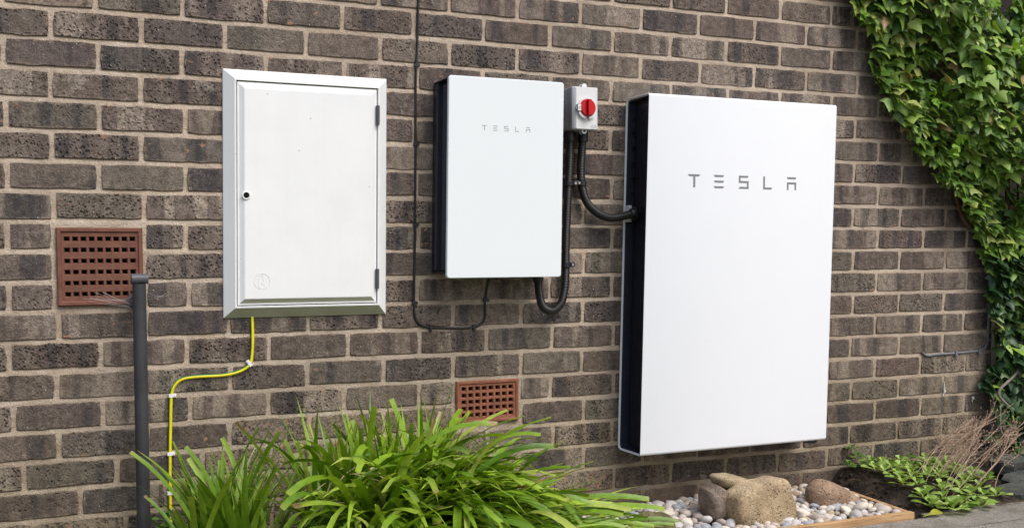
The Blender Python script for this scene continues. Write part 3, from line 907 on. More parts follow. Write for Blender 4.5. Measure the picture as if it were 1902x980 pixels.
def saddle(label, cx, cz, tabx, y=-0.030, r=0.0142):
    t = thing("conduit_clamp", label, "clamp", (cx, 0, cz), "conduit clamps")
    mb = MB()
    w = 0.0075
    arc = [(cx - (r + .0025), 0.002)] + [(cx + (r + .0025) * math.cos(R(a)), y - (r + .0025) * math.sin(R(a))) for a in range(180, -1, -20)] + [(cx + (r + .0025), 0.002)]
    inn = [(cx + r, 0.002)] + [(cx + r * math.cos(R(a)), y - r * math.sin(R(a))) for a in range(0, 181, 20)] + [(cx - r, 0.002)]
    poly = arc + inn
    # a strap is a closed ring section, made of quads so that it stays hollow
    n = len(arc)
    A = arc; B = inn[::-1]
    for (z0, z1) in ((cz - w, cz + w),):
        vs = [(x, yy, z) for z in (z0, z1) for x, yy in A] + [(x, yy, z) for z in (z0, z1) for x, yy in B]
        fs = []
        for i in range(n - 1):
            fs += [(i, i + 1, n + i + 1, n + i), (2 * n + i, 3 * n + i, 3 * n + i + 1, 2 * n + i + 1), (i, 2 * n + i, 2 * n + i + 1, i + 1), (n + i, n + i + 1, 3 * n + i + 1, 3 * n + i)]
        mb.add(vs, fs)
    part("strap", mb, M['black'], t)
    mb = MB()
    sgn = 1 if tabx > cx else -1
    mb.box(min(cx + sgn * r, tabx + sgn * 0.008), max(cx + sgn * r, tabx + sgn * 0.008), y - 0.011, 0.002, cz - w, cz + w)
    part("foot", mb, M['black'], t, bevel=0.002)
    mb = MB()
    cyl(mb, (tabx, y - 0.0110, cz), (0, -1, 0), 0.0036, 0.0014, 12)
    s_ = part("screw", mb, M['steel'], t)
    mb = MB()
    cyl(mb, (tabx, y - 0.0125, cz), (0, -1, 0), 0.0014, 0.0004, 8)
    part("screw_slot", mb, M['hinge'], t, parent=s_)
saddle("black saddle clamp with bright screw on the left conduit under the switch", 1.5130, 1.0930, 1.5330)
saddle("black saddle clamp on the conduit that bends to the battery, screw on its left", 1.5600, 1.0945, 1.5462)
saddle("lower black saddle clamp near the bottom corner of the white glass unit", 1.5020, 0.8335, 1.5225)

# ------------------------------------------------------------------ large battery
bt = thing("home_battery", "large white wall battery cabinet with open black finned side and grey lettering", "battery", (2.1, 0, 0.21))
BK, BZ = 0.0268, 0.80
hx0, hx1, hz0, hz1 = 1.7228, 2.4720, 0.2185, 1.3758
def bsec(x, e, inner=False):
    """rounded y-z loop of the shell"""
    y0, y1 = -0.1515, -0.004
    pts = []
    rf, rbk = (0.0095, 0.020)
    for cy, cz_, rr, a0 in ((y1 - rbk, hz1 - rbk, rbk, 0), (y0 + rf, hz1 - rf, rf, 90), (y0 + rf, hz0 + rf, rf, 180), (y1 - rbk, hz0 + rbk, rbk, 270)):
        for k in range(7):
            a = R(a0 + 15 * k)
            r2 = max(rr - e, 0.002)
            pts.append((x, cy + r2 * math.cos(a), cz_ + r2 * math.sin(a)))
    return pts
mb = MB()
th = 0.0066
mb.rings([bsec(hx0 + 0.0004, 0.0030), bsec(hx0, 0.0019), bsec(hx0, 0.0008), bsec(hx0 + 0.0015, 0), bsec(hx1 - 0.003, 0), bsec(hx1 - 0.0008, 0.0010), bsec(hx1, th / 2), bsec(hx1, th), bsec(hx0 + 0.0048, th)], loop=True)
skew(mb, BK, BZ); shell = part("shell", mb, M['white_metal'], bt, smooth=True, angle=50)
letters(bt, 1.8835, 1.0795, 0.00096, 0.0975, -0.15195, M['letter'], 0.0004, shell)
mb = MB()
y0, y1, z0, z1 = -0.1515 + 0.0052, -0.004 - 0.0052, hz0 + 0.0052, hz1 - 0.0052
cxo = [(y1, z1), (y0, z1), (y0, z0), (y1, z0)]
def lin(x, e): return [(x, yy, zz) for yy, zz in [(p[1], p[2]) for p in bsec(x, th + e)]]
mb.rings([lin(hx0 + 0.0046, 0.0002), lin(hx0 + 0.0046, 0.0060), lin(hx0 + 0.032, 0.0095)], cap0=False, cap1=False)
skew(mb, BK, BZ); part("liner", mb, M['black_fin'], bt, smooth=True, angle=40)
mb = MB()
mb.rings([lin(hx1 - 0.001, 0.0002), lin(hx1 - 0.001, 0.0075), lin(hx1 - 0.032, 0.0095)], cap0=False, cap1=True)
skew(mb, BK, BZ); part("liner", mb, M['black_fin'], bt, smooth=True, angle=40)
mb = MB()
mb.box(hx0 + 0.034, hx1 - 0.034, y0 + 0.002, y1 - 0.002, z0 + 0.003, z1 - 0.003)
skew(mb, BK, BZ); part("core", mb, M['black_fin'], bt)
mb = MB()
for k in range(17):
    yy = -0.030 - 0.0066 * k
    mb.box(hx0 + 0.0285 + 0.001 * (k % 2), hx0 + 0.0339, yy - 0.0016, yy + 0.0016, z0 + 0.016, z1 - 0.030)
skew(mb, BK, BZ); part("heat_sink", mb, M['black_fin'], bt)
mb = MB()
for k in range(5):
    zz = 1.305 - 0.050 * k
    for (a, b) in ((zz, zz + 0.004), (zz - 0.040, zz - 0.036)):
        mb.box(hx0 + 0.018, hx0 + 0.0335, -0.0275, -0.0105, a, b)
    mb.box(hx0 + 0.018, hx0 + 0.0335, -0.0135, -0.0105, zz - 0.036, zz)
skew(mb, BK, BZ); part("vent_slots", mb, M['black'], bt)
mb = MB()
mb.box(hx0 + 0.0015, hx0 + 0.012, -0.0400, -0.0125, 0.972, 1.026)
skew(mb, BK, BZ); part("cable_plate", mb, M['white_metal'], bt, bevel=0.001)
mb = MB()
mb.rings([[(2.386, y, 0.2182), (2.446, y, 0.2182), (2.430, y, 0.2045), (2.404, y, 0.2045)] for y in (-0.125, -0.085)])
skew(mb, 0, 0); part("foot", mb, M['black'], bt)

# ------------------------------------------------------------------ cables
def clips(root, pts, mat, r, name="clip"):
    for (x, y, z), (dx, dz) in pts:
        mb = MB()
        L = math.hypot(dx, dz); dx, dz = dx / L, dz / L
        px_, pz_ = -dz, dx
        cr = [(x + px_ * a + dx * b, z + pz_ * a + dz * b) for a, b in ((-r * 1.5, -r), (r * 2.6, -r), (r * 2.6, r), (-r * 1.5, r))]
        mb.rings([[(a, 0.003, c) for a, c in cr], [(a, y - r * 1.15, c) for a, c in cr]])
        cyl(mb, (x + px_ * r * 2.0, y - r * 1.1, z + pz_ * r * 2.0), (0, -1, 0), r * 0.5, r * 0.5, 8)
        part(name, mb, mat, root)
ec = thing("earth_cable", "yellow and green earth cable running down from the meter cupboard", "cable", (0.4, 0, 0.2))
ep = [(0.5097, -0.004, 0.700), (0.5102, -0.005, 0.6348), (0.5078, -0.005, 0.5885), (0.5005, -0.005, 0.5558), (0.4719, -0.005, 0.5372), (0.4266, -0.005, 0.5283), (0.3598, -0.005, 0.5275), (0.3159, -0.005, 0.5232), (0.2938, -0.005, 0.5071), (0.2831, -0.005, 0.4770), (0.2790, -0.005, 0.3941), (0.2758, -0.005, 0.3034), (0.2740, -0.005, 0.197), (0.273, -0.005, 0.0)]
mb = MB()
path = smooth_path(ep, 8)
rgs = tube_rings(path, 0.0050, 10)
mb.rings(rgs, caps if False else True)
nseg = 10
for fi in range(len(mb.f)):
    mb.mi[fi] = 1 if fi < nseg * (len(rgs) - 1) and (fi % nseg) in (1, 2, 3, 4) else 0
part("sheath", mb, [M['yellow'], M['green']], ec, smooth=True)
clips(ec, [((0.5012, -0.005, 0.5575), (0.75, 0.6)), ((0.2835, -0.005, 0.4784), (0, -1)), ((0.2764, -0.005, 0.3154), (0, -1)), ((0.2742, -0.005, 0.205), (0, -1))], M['clip_white'], 0.0048)

bc = thing("thin_cable", "thin black cable clipped down the wall between cupboard and glass unit, looping under it", "cable", (1.05, 0, 0.64))
bp = [(1.040, -0.004, 2.22), (1.027, -0.004, 1.85), (1.0215, -0.004, 1.6318), (1.0169, -0.004, 1.5035), (1.0125, -0.004, 1.43), (1.0101, -0.004, 1.3425), (1.0086, -0.004, 1.1973), (1.0048, -0.004, 0.9863), (1.0018, -0.004, 0.8559), (0.9987, -0.004, 0.7249), (1.0010, -0.004, 0.6790), (1.015, -0.004, 0.6564), (1.043, -0.004, 0.6464), (1.1223, -0.004, 0.6406), (1.1851, -0.004, 0.6404), (1.2178, -0.004, 0.6502), (1.2320, -0.004, 0.6694), (1.2328, -0.004, 0.72), (1.2405, -0.006, 0.7705), (1.2500, -0.012, 0.825)]
mb = MB(); tube(mb, bp, 0.0037, 8, 8); part("sheath", mb, M['cable_black'], bc, smooth=True)
clips(bc, [((1.0128, -0.004, 1.4375), (0, -1)), ((1.0087, -0.004, 1.2005), (0, -1)), ((1.0045, -0.004, 0.9586), (0, -1)), ((0.9987, -0.004, 0.7216), (0, -1)), ((1.0518, -0.004, 0.6448), (-1, 0.06)), ((1.1941, -0.004, 0.6420), (-1, 0)), ((1.2338, -0.004, 0.725), (0, -1))], M['black'], 0.0042)
gc = thing("grey_cable", "grey cable clipped along the right end of the wall beside the ivy", "cable", (3.2, 0, 0.48))
gp_ = [(3.372, -0.005, 1.05), (3.3744, -0.005, 0.8654), (3.3766, -0.005, 0.6752), (3.3742, -0.005, 0.548), (3.3667, -0.005, 0.5057), (3.3386, -0.005, 0.4855), (3.2479, -0.005, 0.4807), (3.1093, -0.005, 0.4779), (3.0603, -0.005, 0.4758), (3.0357, -0.005, 0.4880)]
mb = MB(); tube(mb, gp_, 0.0048, 8, 8); part("sheath", mb, M['grey_cable'], gc, smooth=True)
clips(gc, [((3.3750, -0.005, 0.8021), (0, -1)), ((3.3722, -0.005, 0.525), (0, -1)), ((3.3272, -0.005, 0.4842), (-1, -0.1)), ((3.206, -0.005, 0.4797), (-1, 0))], M['grey_cable'], 0.0056)

# ------------------------------------------------------------------ grey pipe with tee
pp = thing("waste_pipe", "upright dark grey plastic pipe with a short open tee on top", "pipe", (0.196, -0.075, 0.0))
mb = MB(); tube(mb, [(0.1992, -0.075, 0.792), (0.1978, -0.075, 0.45), (0.1962, -0.075, -0.02)], 0.0178, 20)
part("pipe", mb, M['pipe'], pp, smooth=True, angle=50)
mb = MB()
n = 20
def ringx(x, r): return [(x, -0.075 + r * math.cos(2 * math.pi * k / n), 0.8055 + r * math.sin(2 * math.pi * k / n)) for k in range(n)]
mb.rings([ringx(0.2215, 0.0125), ringx(0.2225, 0.0140), ringx(0.1800, 0.0140), ringx(0.1795, 0.0128), ringx(0.2100, 0.0118)], cap0=True, cap1=True)
part("tee", mb, M['pipe_tee'], pp, smooth=True, angle=40)
mb = MB()
cyl(mb, (0.1935, 0.012, 0.744), (0.02, -1, 0.02), 0.0215, 0.030, 18)
cyl(mb, (0.1938, -0.018, 0.7445), (0.05, -1, 0.0), 0.0165, 0.055, 18)
part("spigot", mb, M['pipe_tee'], pp, smooth=True, angle=40)
cw = thing("cobweb", "torn cobweb strands between the large air vent and the grey pipe", "cobweb", (0.14, -0.02, 0.75))
mb = MB()
for i in range(9):
    a = Vector((rnd.uniform(0.05, 0.16), -0.012, 0.752 + rnd.uniform(-0.012, 0.022)))
    b = Vector((0.176 + rnd.uniform(-.004, .004), -0.05 + rnd.uniform(-.02, .02), 0.742 + rnd.uniform(-0.012, 0.018)))
    m = a.lerp(b, 0.5) + Vector((0, 0, -rnd.uniform(0.0, 0.006)))
    tube(mb, [a, m, b], 0.00020 if i else 0.0004, 4, 4)
for i in range(3):
    a = Vector((0.216, -0.07, 0.755 + rnd.uniform(-0.01, 0.02))); b = Vector((rnd.uniform(0.26, 0.31), -0.004, 0.765 + rnd.uniform(-0.01, 0.02)))
    tube(mb, [a, a.lerp(b, .5) - Vector((0, 0, .004)), b], 0.00015, 4, 4)
part("strand", mb, M['web'], cw)

# ------------------------------------------------------------------ pebble bed
te = thing("timber_edging", "pale sawn timber edging strips round the pebble bed", "edging", (2.1, -0.45, 0))
mb = MB(); mb.box(1.15, 2.5605, -0.4620, -0.4400, -0.035, 0.0205); part("plank", mb, M['timber'], te, bevel=0.0015)
mb = MB()
mb.rings([[(2.5405 + 0.036 * t, y, z), (2.5605 + 0.036 * t, y, z), (2.5605 + 0.036 * t, y, z + 0.054), (2.5405 + 0.036 * t, y, z + 0.054)] for t, y, z in ((0, -0.4398, -0.035), (1, -0.03, -0.030))])
part("plank", mb, M['timber'], te, bevel=0.0015)

def icosphere(sub):
    import bmesh
    bm = bmesh.new(); bmesh.ops.create_icosphere(bm, subdivisions=sub, radius=1.0)
    V = [v.co.copy() for v in bm.verts]; F = [tuple(v.index for v in f.verts) for f in bm.faces]
    bm.free(); return V, F
ICO2, ICO4 = icosphere(2), icosphere(5)

def rock(outline, depth, p=2.6, namp=0.006, nscale=16.0, seed=0.0, lean=0.0, facet=0.0, ridge=None):
    """stone whose face follows a closed x-z outline; rounded off front and back"""
    cx = sum(a for a, b in outline) / len(outline); cz = sum(b for a, b in outline) / len(outline)
    P = [(a - cx, b - cz) for a, b in outline]
    n = len(P)
    def rad(phi):
        d = (math.cos(phi), math.sin(phi)); best = 0.0
        for i in range(n):
            (x1, z1), (x2, z2) = P[i], P[(i + 1) % n]
            ex, ez = x2 - x1, z2 - z1
            den = d[0] * ez - d[1] * ex
            if abs(den) < 1e-12: continue
            t = (x1 * ez - z1 * ex) / den; u = (x1 * d[1] - z1 * d[0]) / den
            if t > 0 and -1e-6 <= u <= 1 + 1e-6: best = max(best, t)
        return best or 0.01
    tab = [rad(2 * math.pi * k / 180) for k in range(180)]
    tab = [sum(tab[(k + j) % 180] for j in range(-1, 2)) / 3 for k in range(180)]
    V, F = ICO4
    out = []
    for v in V:
        phi = math.atan2(v.z, v.x) % (2 * math.pi)
        k = phi / (2 * math.pi) * 180; i = int(k) % 180; fr = k - int(k)
        rr = tab[i] * (1 - fr) + tab[(i + 1) % 180] * fr
        y = v.y
        s = math.sqrt(max(0.0, 1 - y * y))
        m = (abs(y) ** p + s ** p) ** (1 / p)
        q = Vector((math.cos(phi) * rr * s / m, depth * y / m, math.sin(phi) * rr * s / m))
        if facet:
            c = mnoise.cell(q * 7.0 + Vector((seed, seed, seed)))
            q *= 1 + facet * (c - .5)
        q += Vector((v.x, v.y * .6, v.z)) * mnoise.noise(q * 13 + Vector((seed, 0, seed))) * namp * 0.9
        nn = mnoise.fractal(q * nscale + Vector((seed, 2 * seed, 0)), 0.9, 2.1, 5)
        q += Vector((v.x, v.y, v.z)) * nn * namp
        q.y += lean * q.z
        out.append(q + Vector((cx, 0, cz)))
    mb = MB(); mb.add(out, F)
    return mb
def stone(label, name, outline, y, depth, mat, **kw):
    mb = rock(outline, depth, **kw)
    mb.v = [(x, yy + y, z) for x, yy, z in mb.v]
    loc = (sum(p[0] for p in mb.v) / len(mb.v), y, min(p[2] for p in mb.v))
    t = thing(name, label, "stone", loc, data=mb.mesh(name, mat, loc, True))
    return t
BO = [(1.948, 0.105), (1.96, 0.117), (1.995, 0.134), (2.031, 0.146), (2.057, 0.149), (2.087, 0.154), (2.121, 0.159), (2.150, 0.156), (2.166, 0.136), (2.172, 0.108), (2.191, 0.07), (2.196, 0.025), (2.190, -0.006), (2.123, -0.018), (2.058, -0.022), (2.022, -0.026), (1.976, -0.01), (1.958, 0.0), (1.946, 0.033), (1.943, 0.065)]
stone("big gritty sandstone boulder in front among the pebbles", "boulder", [(2.066 + (x - 2.066) * 0.93 - 0.004, (z + 0.03) * 0.93 - 0.03) for x, z in BO], -0.300, 0.058, M['sand'], p=6.5, namp=0.0050, nscale=15, seed=6.1, lean=0.0)
stone("flat buff wedge stone leaning behind the big boulder", "wedge_stone", [(1.950, 0.142), (1.962, 0.150), (2.017, 0.144), (2.09, 0.122), (2.085, 0.103), (2.033, 0.092), (2.010, 0.088), (1.965, 0.112), (1.952, 0.130)], -0.205, 0.055, M['sand2'], p=3.0, namp=0.004, seed=4.4)
stone("mauve brown stone under the wedge stone, left of the boulder", "round_stone", [(1.892, 0.066), (1.896, 0.111), (1.926, 0.127), (1.959, 0.118), (2.000, 0.095), (2.010, 0.010), (1.939, 0.004), (1.905, 0.010)], -0.235, 0.055, M['red_rock'], p=2.6, namp=0.006, seed=7.7)
stone("smooth brown stone at the right of the pebble bed", "smooth_stone", [(2.322, 0.050), (2.326, 0.070), (2.342, 0.090), (2.375, 0.102), (2.417, 0.089), (2.478, 0.058), (2.532, 0.022), (2.550, 0.000), (2.533, -0.018), (2.440, -0.022), (2.360, -0.018), (2.330, 0.010)], -0.225, 0.058, M['brown_rock'], p=2.4, namp=0.003, seed=9.1)
stone("low mossy stone at the left edge of the pebbles under the strap leaves", "mossy_stone", [(1.548, 0.050), (1.556, 0.088), (1.594, 0.098), (1.636, 0.098), (1.662, 0.086), (1.674, 0.060), (1.672, -0.01), (1.55, -0.02)], -0.395, 0.045, M['moss_rock'], p=2.8, namp=0.008, seed=2.2)
stone("large pale triangular pebble beside the big boulder", "pale_stone", [(2.178, 0.038), (2.190, 0.048), (2.21, 0.040), (2.233, 0.026), (2.226, 0.012), (2.180, 0.008)], -0.335, 0.026, PEB[0][1], p=2.4, namp=0.002, seed=3.3)

rocks_fp = [(2.07, -0.30, 0.130, 0.062), (1.95, -0.235, 0.062, 0.056), (2.435, -0.225, 0.112, 0.056), (1.61, -0.395, 0.065, 0.045), (2.205, -0.335, 0.030, 0.024)]
rp = random.Random(21)
pm = {}
for ci, (nm, mt, wt) in enumerate(PEB):
    pm[ci] = []
    for k in range(5):
        V, F = ICO2
        sd = rp.uniform(0, 50)
        fl = rp.uniform(0.52, 0.78); ln = rp.uniform(0.74, 0.98)
        out = []
        for v in V:
            n = 1 + 0.28 * mnoise.noise(v * 0.9 + Vector((sd, 0, 0))) + 0.08 * mnoise.noise(v * 2.2 + Vector((0, sd, 0)))
            out.append(Vector((v.x, v.y * ln, v.z * fl)) * n)
        mb = MB(); mb.add(out, F)
        pm[ci].append(mb.mesh("pebble", mt, (0, 0, 0), True))
SIZES = [("small", 0.0112, 0.0150), ("medium", 0.0150, 0.0205), ("large", 0.0205, 0.0260)]
placed = []
def bed_z(x, y):
    return 0.004 + 0.012 * smoothstep(-0.43, -0.05, y) + 0.004 * mnoise.noise(Vector((x * 8, y * 8, 0)))
tries = 0
cand = []
while tries < 30000 and len(placed) < 420:
    tries += 1
    x = rp.uniform(1.46, 2.575); y = rp.uniform(-0.432, -0.006)
    if x > 2.530 + 0.036 * (y + 0.44) / 0.41 - 0.004: continue
    u = rp.random()
    si = 2 if (u < 0.16 and tries < 6000) else (1 if u < 0.62 else 0)
    rr = rp.uniform(SIZES[si][1], SIZES[si][2])
    if y - rr * .8 < -0.438 or y + rr * .8 > 0.0: continue
    if any(((x - a) / (c - rr * .15)) ** 2 + ((y - b) / (d - rr * .15)) ** 2 < 1 for a, b, c, d in rocks_fp): continue
    if any((x - a) ** 2 + (y - b) ** 2 < ((rr + c) * 0.80) ** 2 for a, b, c, s_ in placed): continue
    placed.append((x, y, rr, si))
ind = sorted(placed, key=lambda p: -(p[2] / math.hypot(p[0] + .06, p[1] + 3.12)) + (10 if (p[0] < 1.62 and p[1] < -0.2) else 0))
indiv, extra = ind[:296], ind[296:]
def peb_pick():
    u = rp.random(); acc = 0
    for ci, q in enumerate(PEB):
        acc += q[2]
        if u < acc: return ci
    return 0
WORD = {"small": "small", "medium": "mid-sized", "large": "large"}
for (x, y, rr, si) in indiv:
    ci = peb_pick()
    o = link("pebble", rp.choice(pm[ci]), None, (x, y, bed_z(x, y) + rr * 0.45), (rp.uniform(-.5, .5), rp.uniform(-.5, .5), rp.uniform(0, 6.28)), (rr * 1.12,) * 3)
    if y < -0.405: where = "lying against the front timber strip" + (" left of the boulder" if x < 1.93 else (" before the boulder" if x < 2.21 else (" right of the boulder" if x < 2.42 else " near the right corner")))
    elif x > 2.50 and y < -0.16: where = "lying against the side timber strip"
    elif y > -0.06: where = "lying at the foot of the wall" + (" left of the stones" if x < 1.88 else (" behind the stones" if x < 2.25 else " behind the brown stone"))
    elif x < 1.73: where = "lying beside the mossy stone" + (" near the wall" if y > -0.2 else "")
    elif x < 1.90: where = "lying just left of the mauve stone" + (", towards the wall" if y > -0.2 else "")
    elif x < 2.20: where = "lying close round the big boulder" + (", behind it" if y > -0.2 else ", in front of it")
    elif x < 2.34: where = "lying between the boulder and the brown stone" + (", towards the wall" if y > -0.2 else ", towards the front")
    else: where = "lying beside the smooth brown stone" + (", behind it" if y > -0.2 else ", in front of it")
    o["label"] = "%s %s pebble %s" % (WORD[SIZES[si][0]], PEB[ci][0], where)
    o["category"] = "pebble"; o["group"] = "rounded pebbles in the bed"
mb = MB(); mats = [q[1] for q in PEB]
for (x, y, rr, si) in extra + [(rp.uniform(1.2, 2.53), rp.uniform(-0.43, -0.005), rp.uniform(0.011, 0.017), -1) for _ in range(700)]:
    V, F = ICO2
    z = bed_z(x, y) + (rr * 0.45 if si >= 0 else -rr * 0.75)
    rot = Euler((rp.uniform(-.4, .4), rp.uniform(-.4, .4), rp.uniform(0, 6.28))).to_matrix()
    mb.add([rot @ Vector((v.x * rr * 1.1, v.y * rr * .9, v.z * rr * .65)) + Vector((x, y, z)) for v in V], F, peb_pick(), rnd=rp.random())
o = link("pebbles", mb.mesh("pebbles", mats, (0, 0, 0), True)); o["kind"] = "stuff"
o["label"] = "small pebbles filling the gaps low in the timber edged bed"

# slates and stones at the far right
def slate(label, cx, cy, cz, lx, ly, lz, rz, tilt, mat, name="slate"):
    rg = random.Random(int(cx * 1000))
    poly = []
    n = 9
    for k in range(n):
        a = 2 * math.pi * k / n
        c, s_ = math.cos(a), math.sin(a); m = max(abs(c), abs(s_)) ** 0.7
        poly.append((lx * c / m * rg.uniform(.85, 1.05), ly * s_ / m * rg.uniform(.85, 1.05)))
    mb = MB()
    rot = Euler((tilt, rg.uniform(-.06, .06), rz)).to_matrix()
    lay = [(-lz, 0.97), (-lz * .3, 1.0), (-lz * .25, 0.98), (lz * .4, 1.01), (lz, 0.95)]
    mb.rings([[rot @ Vector((x * k, y * k, z + rg.uniform(-.001, .001))) + Vector((cx, cy, cz)) for x, y in poly] for z, k in lay])
    loc = (cx, cy, cz - lz)
    return thing(name, label, "stone", loc, data=mb.mesh(name, mat, loc))
slate("dark flat slate lying at the right behind the paving, lowest of the slates", 3.21, -0.350, 0.016, 0.170, 0.060, 0.014, -0.03, 0.05, M['slate'])
slate("grey green slate slab propped against the ivy corner, topmost of the slates", 3.345, -0.150, 0.058, 0.075, 0.045, 0.026, 0.1, 0.30, M['slate'])
slate("black broken slate piece between the two larger slates at the right", 3.30, -0.255, 0.030, 0.120, 0.050, 0.012, 0.12, 0.10, M['slate'])
stone("pinkish flat stone lying behind the green rosettes", "pink_stone", [(3.130, 0.035), (3.140, 0.050), (3.162, 0.058), (3.212, 0.049), (3.236, 0.031), (3.212, 0.012), (3.15, 0.010)], -0.12, 0.05, M['pink_rock'], p=2.6, namp=0.004, seed=5.5)
# dark boards added beyond the wall corner to give a black void
fn = thing("added_fence", "added dark boards that blacken the gap beyond the end of the wall behind the ivy", "added_fence", (4.2, 0.45, -0.07))
for k in range(15):
    mb = MB(); mb.box(3.15 + 0.15 * k, 3.15 + 0.15 * k + 0.143, 0.45 + 0.006 * (k % 2), 0.475 + 0.006 * (k % 2), -0.06, 2.3); part("board", mb, M['added_fence'], fn)
mb = MB(); mb.box(3.1, 5.4, 0.482, 0.53, 0.3, 0.38); mb.box(3.1, 5.4, 0.482, 0.53, 1.8, 1.88); part("rail", mb, M['added_fence'], fn)

# ------------------------------------------------------------------ strap leaved plants
def strap_mesh(L, w, th0, bend, power, blunt, twist, seed, nseg=9):
    """arching leaf: rises at th0 from the vertical and bends over; local x is outward"""
    rg = random.Random(seed)
    mb = MB()
    x = z = 0.0
    P = [(0.0, 0.0, th0)]
    yoff = 0.0
    for k in range(1, nseg + 1):
        s_ = k / nseg
        th = th0 + bend * s_ ** power
        x += math.sin(th) * L / nseg; z += math.cos(th) * L / nseg
        P.append((x, z, th))
    V = []; A = []; AL = []
    sway = rg.uniform(-0.06, 0.06)
    for k, (px_, pz_, th) in enumerate(P):
        s_ = k / nseg
        ww = w * (0.72 + 0.5 * s_ - 0.35 * s_ * s_)
        if blunt: ww *= 1.0 if s_ < 0.999 else 0.9
        else: ww *= (1 - max(0, (s_ - 0.45) / 0.55) ** 1.7) + 0.02
        tw = twist * s_
        T = Vector((math.sin(th), 0, math.cos(th))); N = Vector((-math.cos(th), 0, math.sin(th)))
        S = Vector((0, 1, 0)) * math.cos(tw) + N * math.sin(tw)
        N2 = N * math.cos(tw) - Vector((0, 1, 0)) * math.sin(tw)
        c = Vector((px_, sway * L * s_ * s_, pz_))
        v = 0.22 * (1 - 0.6 * s_)
        V += [c - S * ww / 2 + N2 * ww * v, c, c + S * ww / 2 + N2 * ww * v]
        A += [0.0, 0.5, 1.0]; AL += [s_] * 3
    F = []
    for k in range(nseg):
        a = k * 3
        F += [(a, a + 1, a + 4, a + 3), (a + 1, a + 2, a + 5, a + 4)]
    mb.add(V, F, 0, across=A, along=AL)
    return mb
rl = random.Random(5)
def family(n, Lr, wr, thr, br, pr, bl):
    out = []
    for k in range(n):
        out.append(strap_mesh(rl.uniform(*Lr), rl.uniform(*wr), rl.uniform(*thr), rl.uniform(*br), rl.uniform(*pr), rl.random() < bl, rl.uniform(-0.9, 0.9), rl.randint(0, 9999)))
    return out
UP = family(20, (0.34, 0.52), (0.012, 0.022), (0.02, 0.30), (0.05, 0.7), (1.5, 2.5), 0.22)
ARCH = family(24, (0.46, 0.66), (0.019, 0.030), (0.12, 0.50), (1.2, 2.3), (1.3, 2.4), 0.22)
MID = family(20, (0.30, 0.46), (0.018, 0.029), (0.2, 0.8), (0.7, 1.7), (1.0, 1.8), 0.35)
FLOP = family(20, (0.50, 0.72), (0.018, 0.029), (0.80, 1.25), (0.5, 0.95), (0.8, 1.5), 0.25)
THIN = family(18, (0.28, 0.42), (0.012, 0.020), (0.02, 0.32), (0.1, 0.8), (1.3, 2.2), 0.25)
THIN2 = family(12, (0.28, 0.42), (0.016, 0.026), (0.3, 0.7), (0.8, 1.8), (1.2, 2.0), 0.2)
def clump(root, specs, mat, cap=300, partname="leaf"):
    meshes = {}
    specs = sorted(specs, key=lambda s: -s['vis'])
    stuff = MB()
    for i, s_ in enumerate(specs):
        key = (s_['fam'], s_['i'])
        rot = Euler((s_['rx'], 0, s_['az']))
        if i < cap:
            if key not in meshes:
                meshes[key] = FAMS[s_['fam']][s_['i']].mesh(partname, mat, (0, 0, 0), True)
            link(partname, meshes[key], root, Vector(s_['p']) - root.location, rot, (s_['s'],) * 3)
        else:
            m = rot.to_matrix()
            src = FAMS[s_['fam']][s_['i']]
            stuff.add([m @ (Vector(v) * s_['s']) + Vector(s_['p']) for v in src.v], src.f, 0, across=src.at['across'], along=src.at['along'], rnd=rl.random())
    if stuff.v:
        o = part("inner_leaves", stuff, mat, root, smooth=True); o["kind"] = "stuff"
FAMS = {'UP': UP, 'ARCH': ARCH, 'MID': MID, 'FLOP': FLOP, 'THIN': THIN, 'THIN2': THIN2}
def spec(fam, x, y, az, s=1.0, rx=0.0, vis=0.0, z=0.0):
    return dict(fam=fam, i=rl.randrange(len(FAMS[fam])), p=(x, y, z), az=az, s=s, rx=rx, vis=vis)

def bank_x(x):                      # how tall the clump stands along the wall
    return (0.93 + 0.09 * math.exp(-((x - 0.84) / 0.20) ** 2)) * (1 - 0.32 * smoothstep(0.95, 1.10, x))
main = thing("strap_leaf_clump", "big bright green clump of arching strap leaves in front of the small air vent", "plant", (0.88, -0.42, -0.02))
sp = []
for k in range(260):                 # upright blades at the back
    x = rl.uniform(0.61, 1.06); y = rl.uniform(-0.36, -0.20)
    az = rl.uniform(0, 6.28)
    sp.append(spec('UP', x, y, az, rl.uniform(0.74, 1.04) * bank_x(x), vis=1 + rl.random()))
for k in range(330):                # arching blades over the middle
    x = rl.uniform(0.64, 1.06); y = rl.gauss(-0.42, 0.06)
    az = rl.uniform(-2.6, -0.15)
    sp.append(spec('ARCH', x, y, az, rl.uniform(0.66, 0.92) * bank_x(x), vis=2 + rl.random()))
for k in range(300):
    x = rl.uniform(0.62, 1.12); y = rl.gauss(-0.42, 0.09)
    sp.append(spec('MID', x, y, rl.uniform(-2.9, 0.9), rl.uniform(0.75, 1.1) * bank_x(x), vis=rl.random() * 1.4, z=rl.uniform(0.04, 0.20)))
for k in range(80):
    x = rl.uniform(0.60, 1.10); y = rl.uniform(-0.60, -0.46)
    sp.append(spec('MID', x, y, rl.uniform(-2.8, 0.2), rl.uniform(0.7, 1.05), vis=1.2 + rl.random(), z=rl.uniform(0.0, 0.14)))
clump(main, sp, M['lily'])
st = MB()
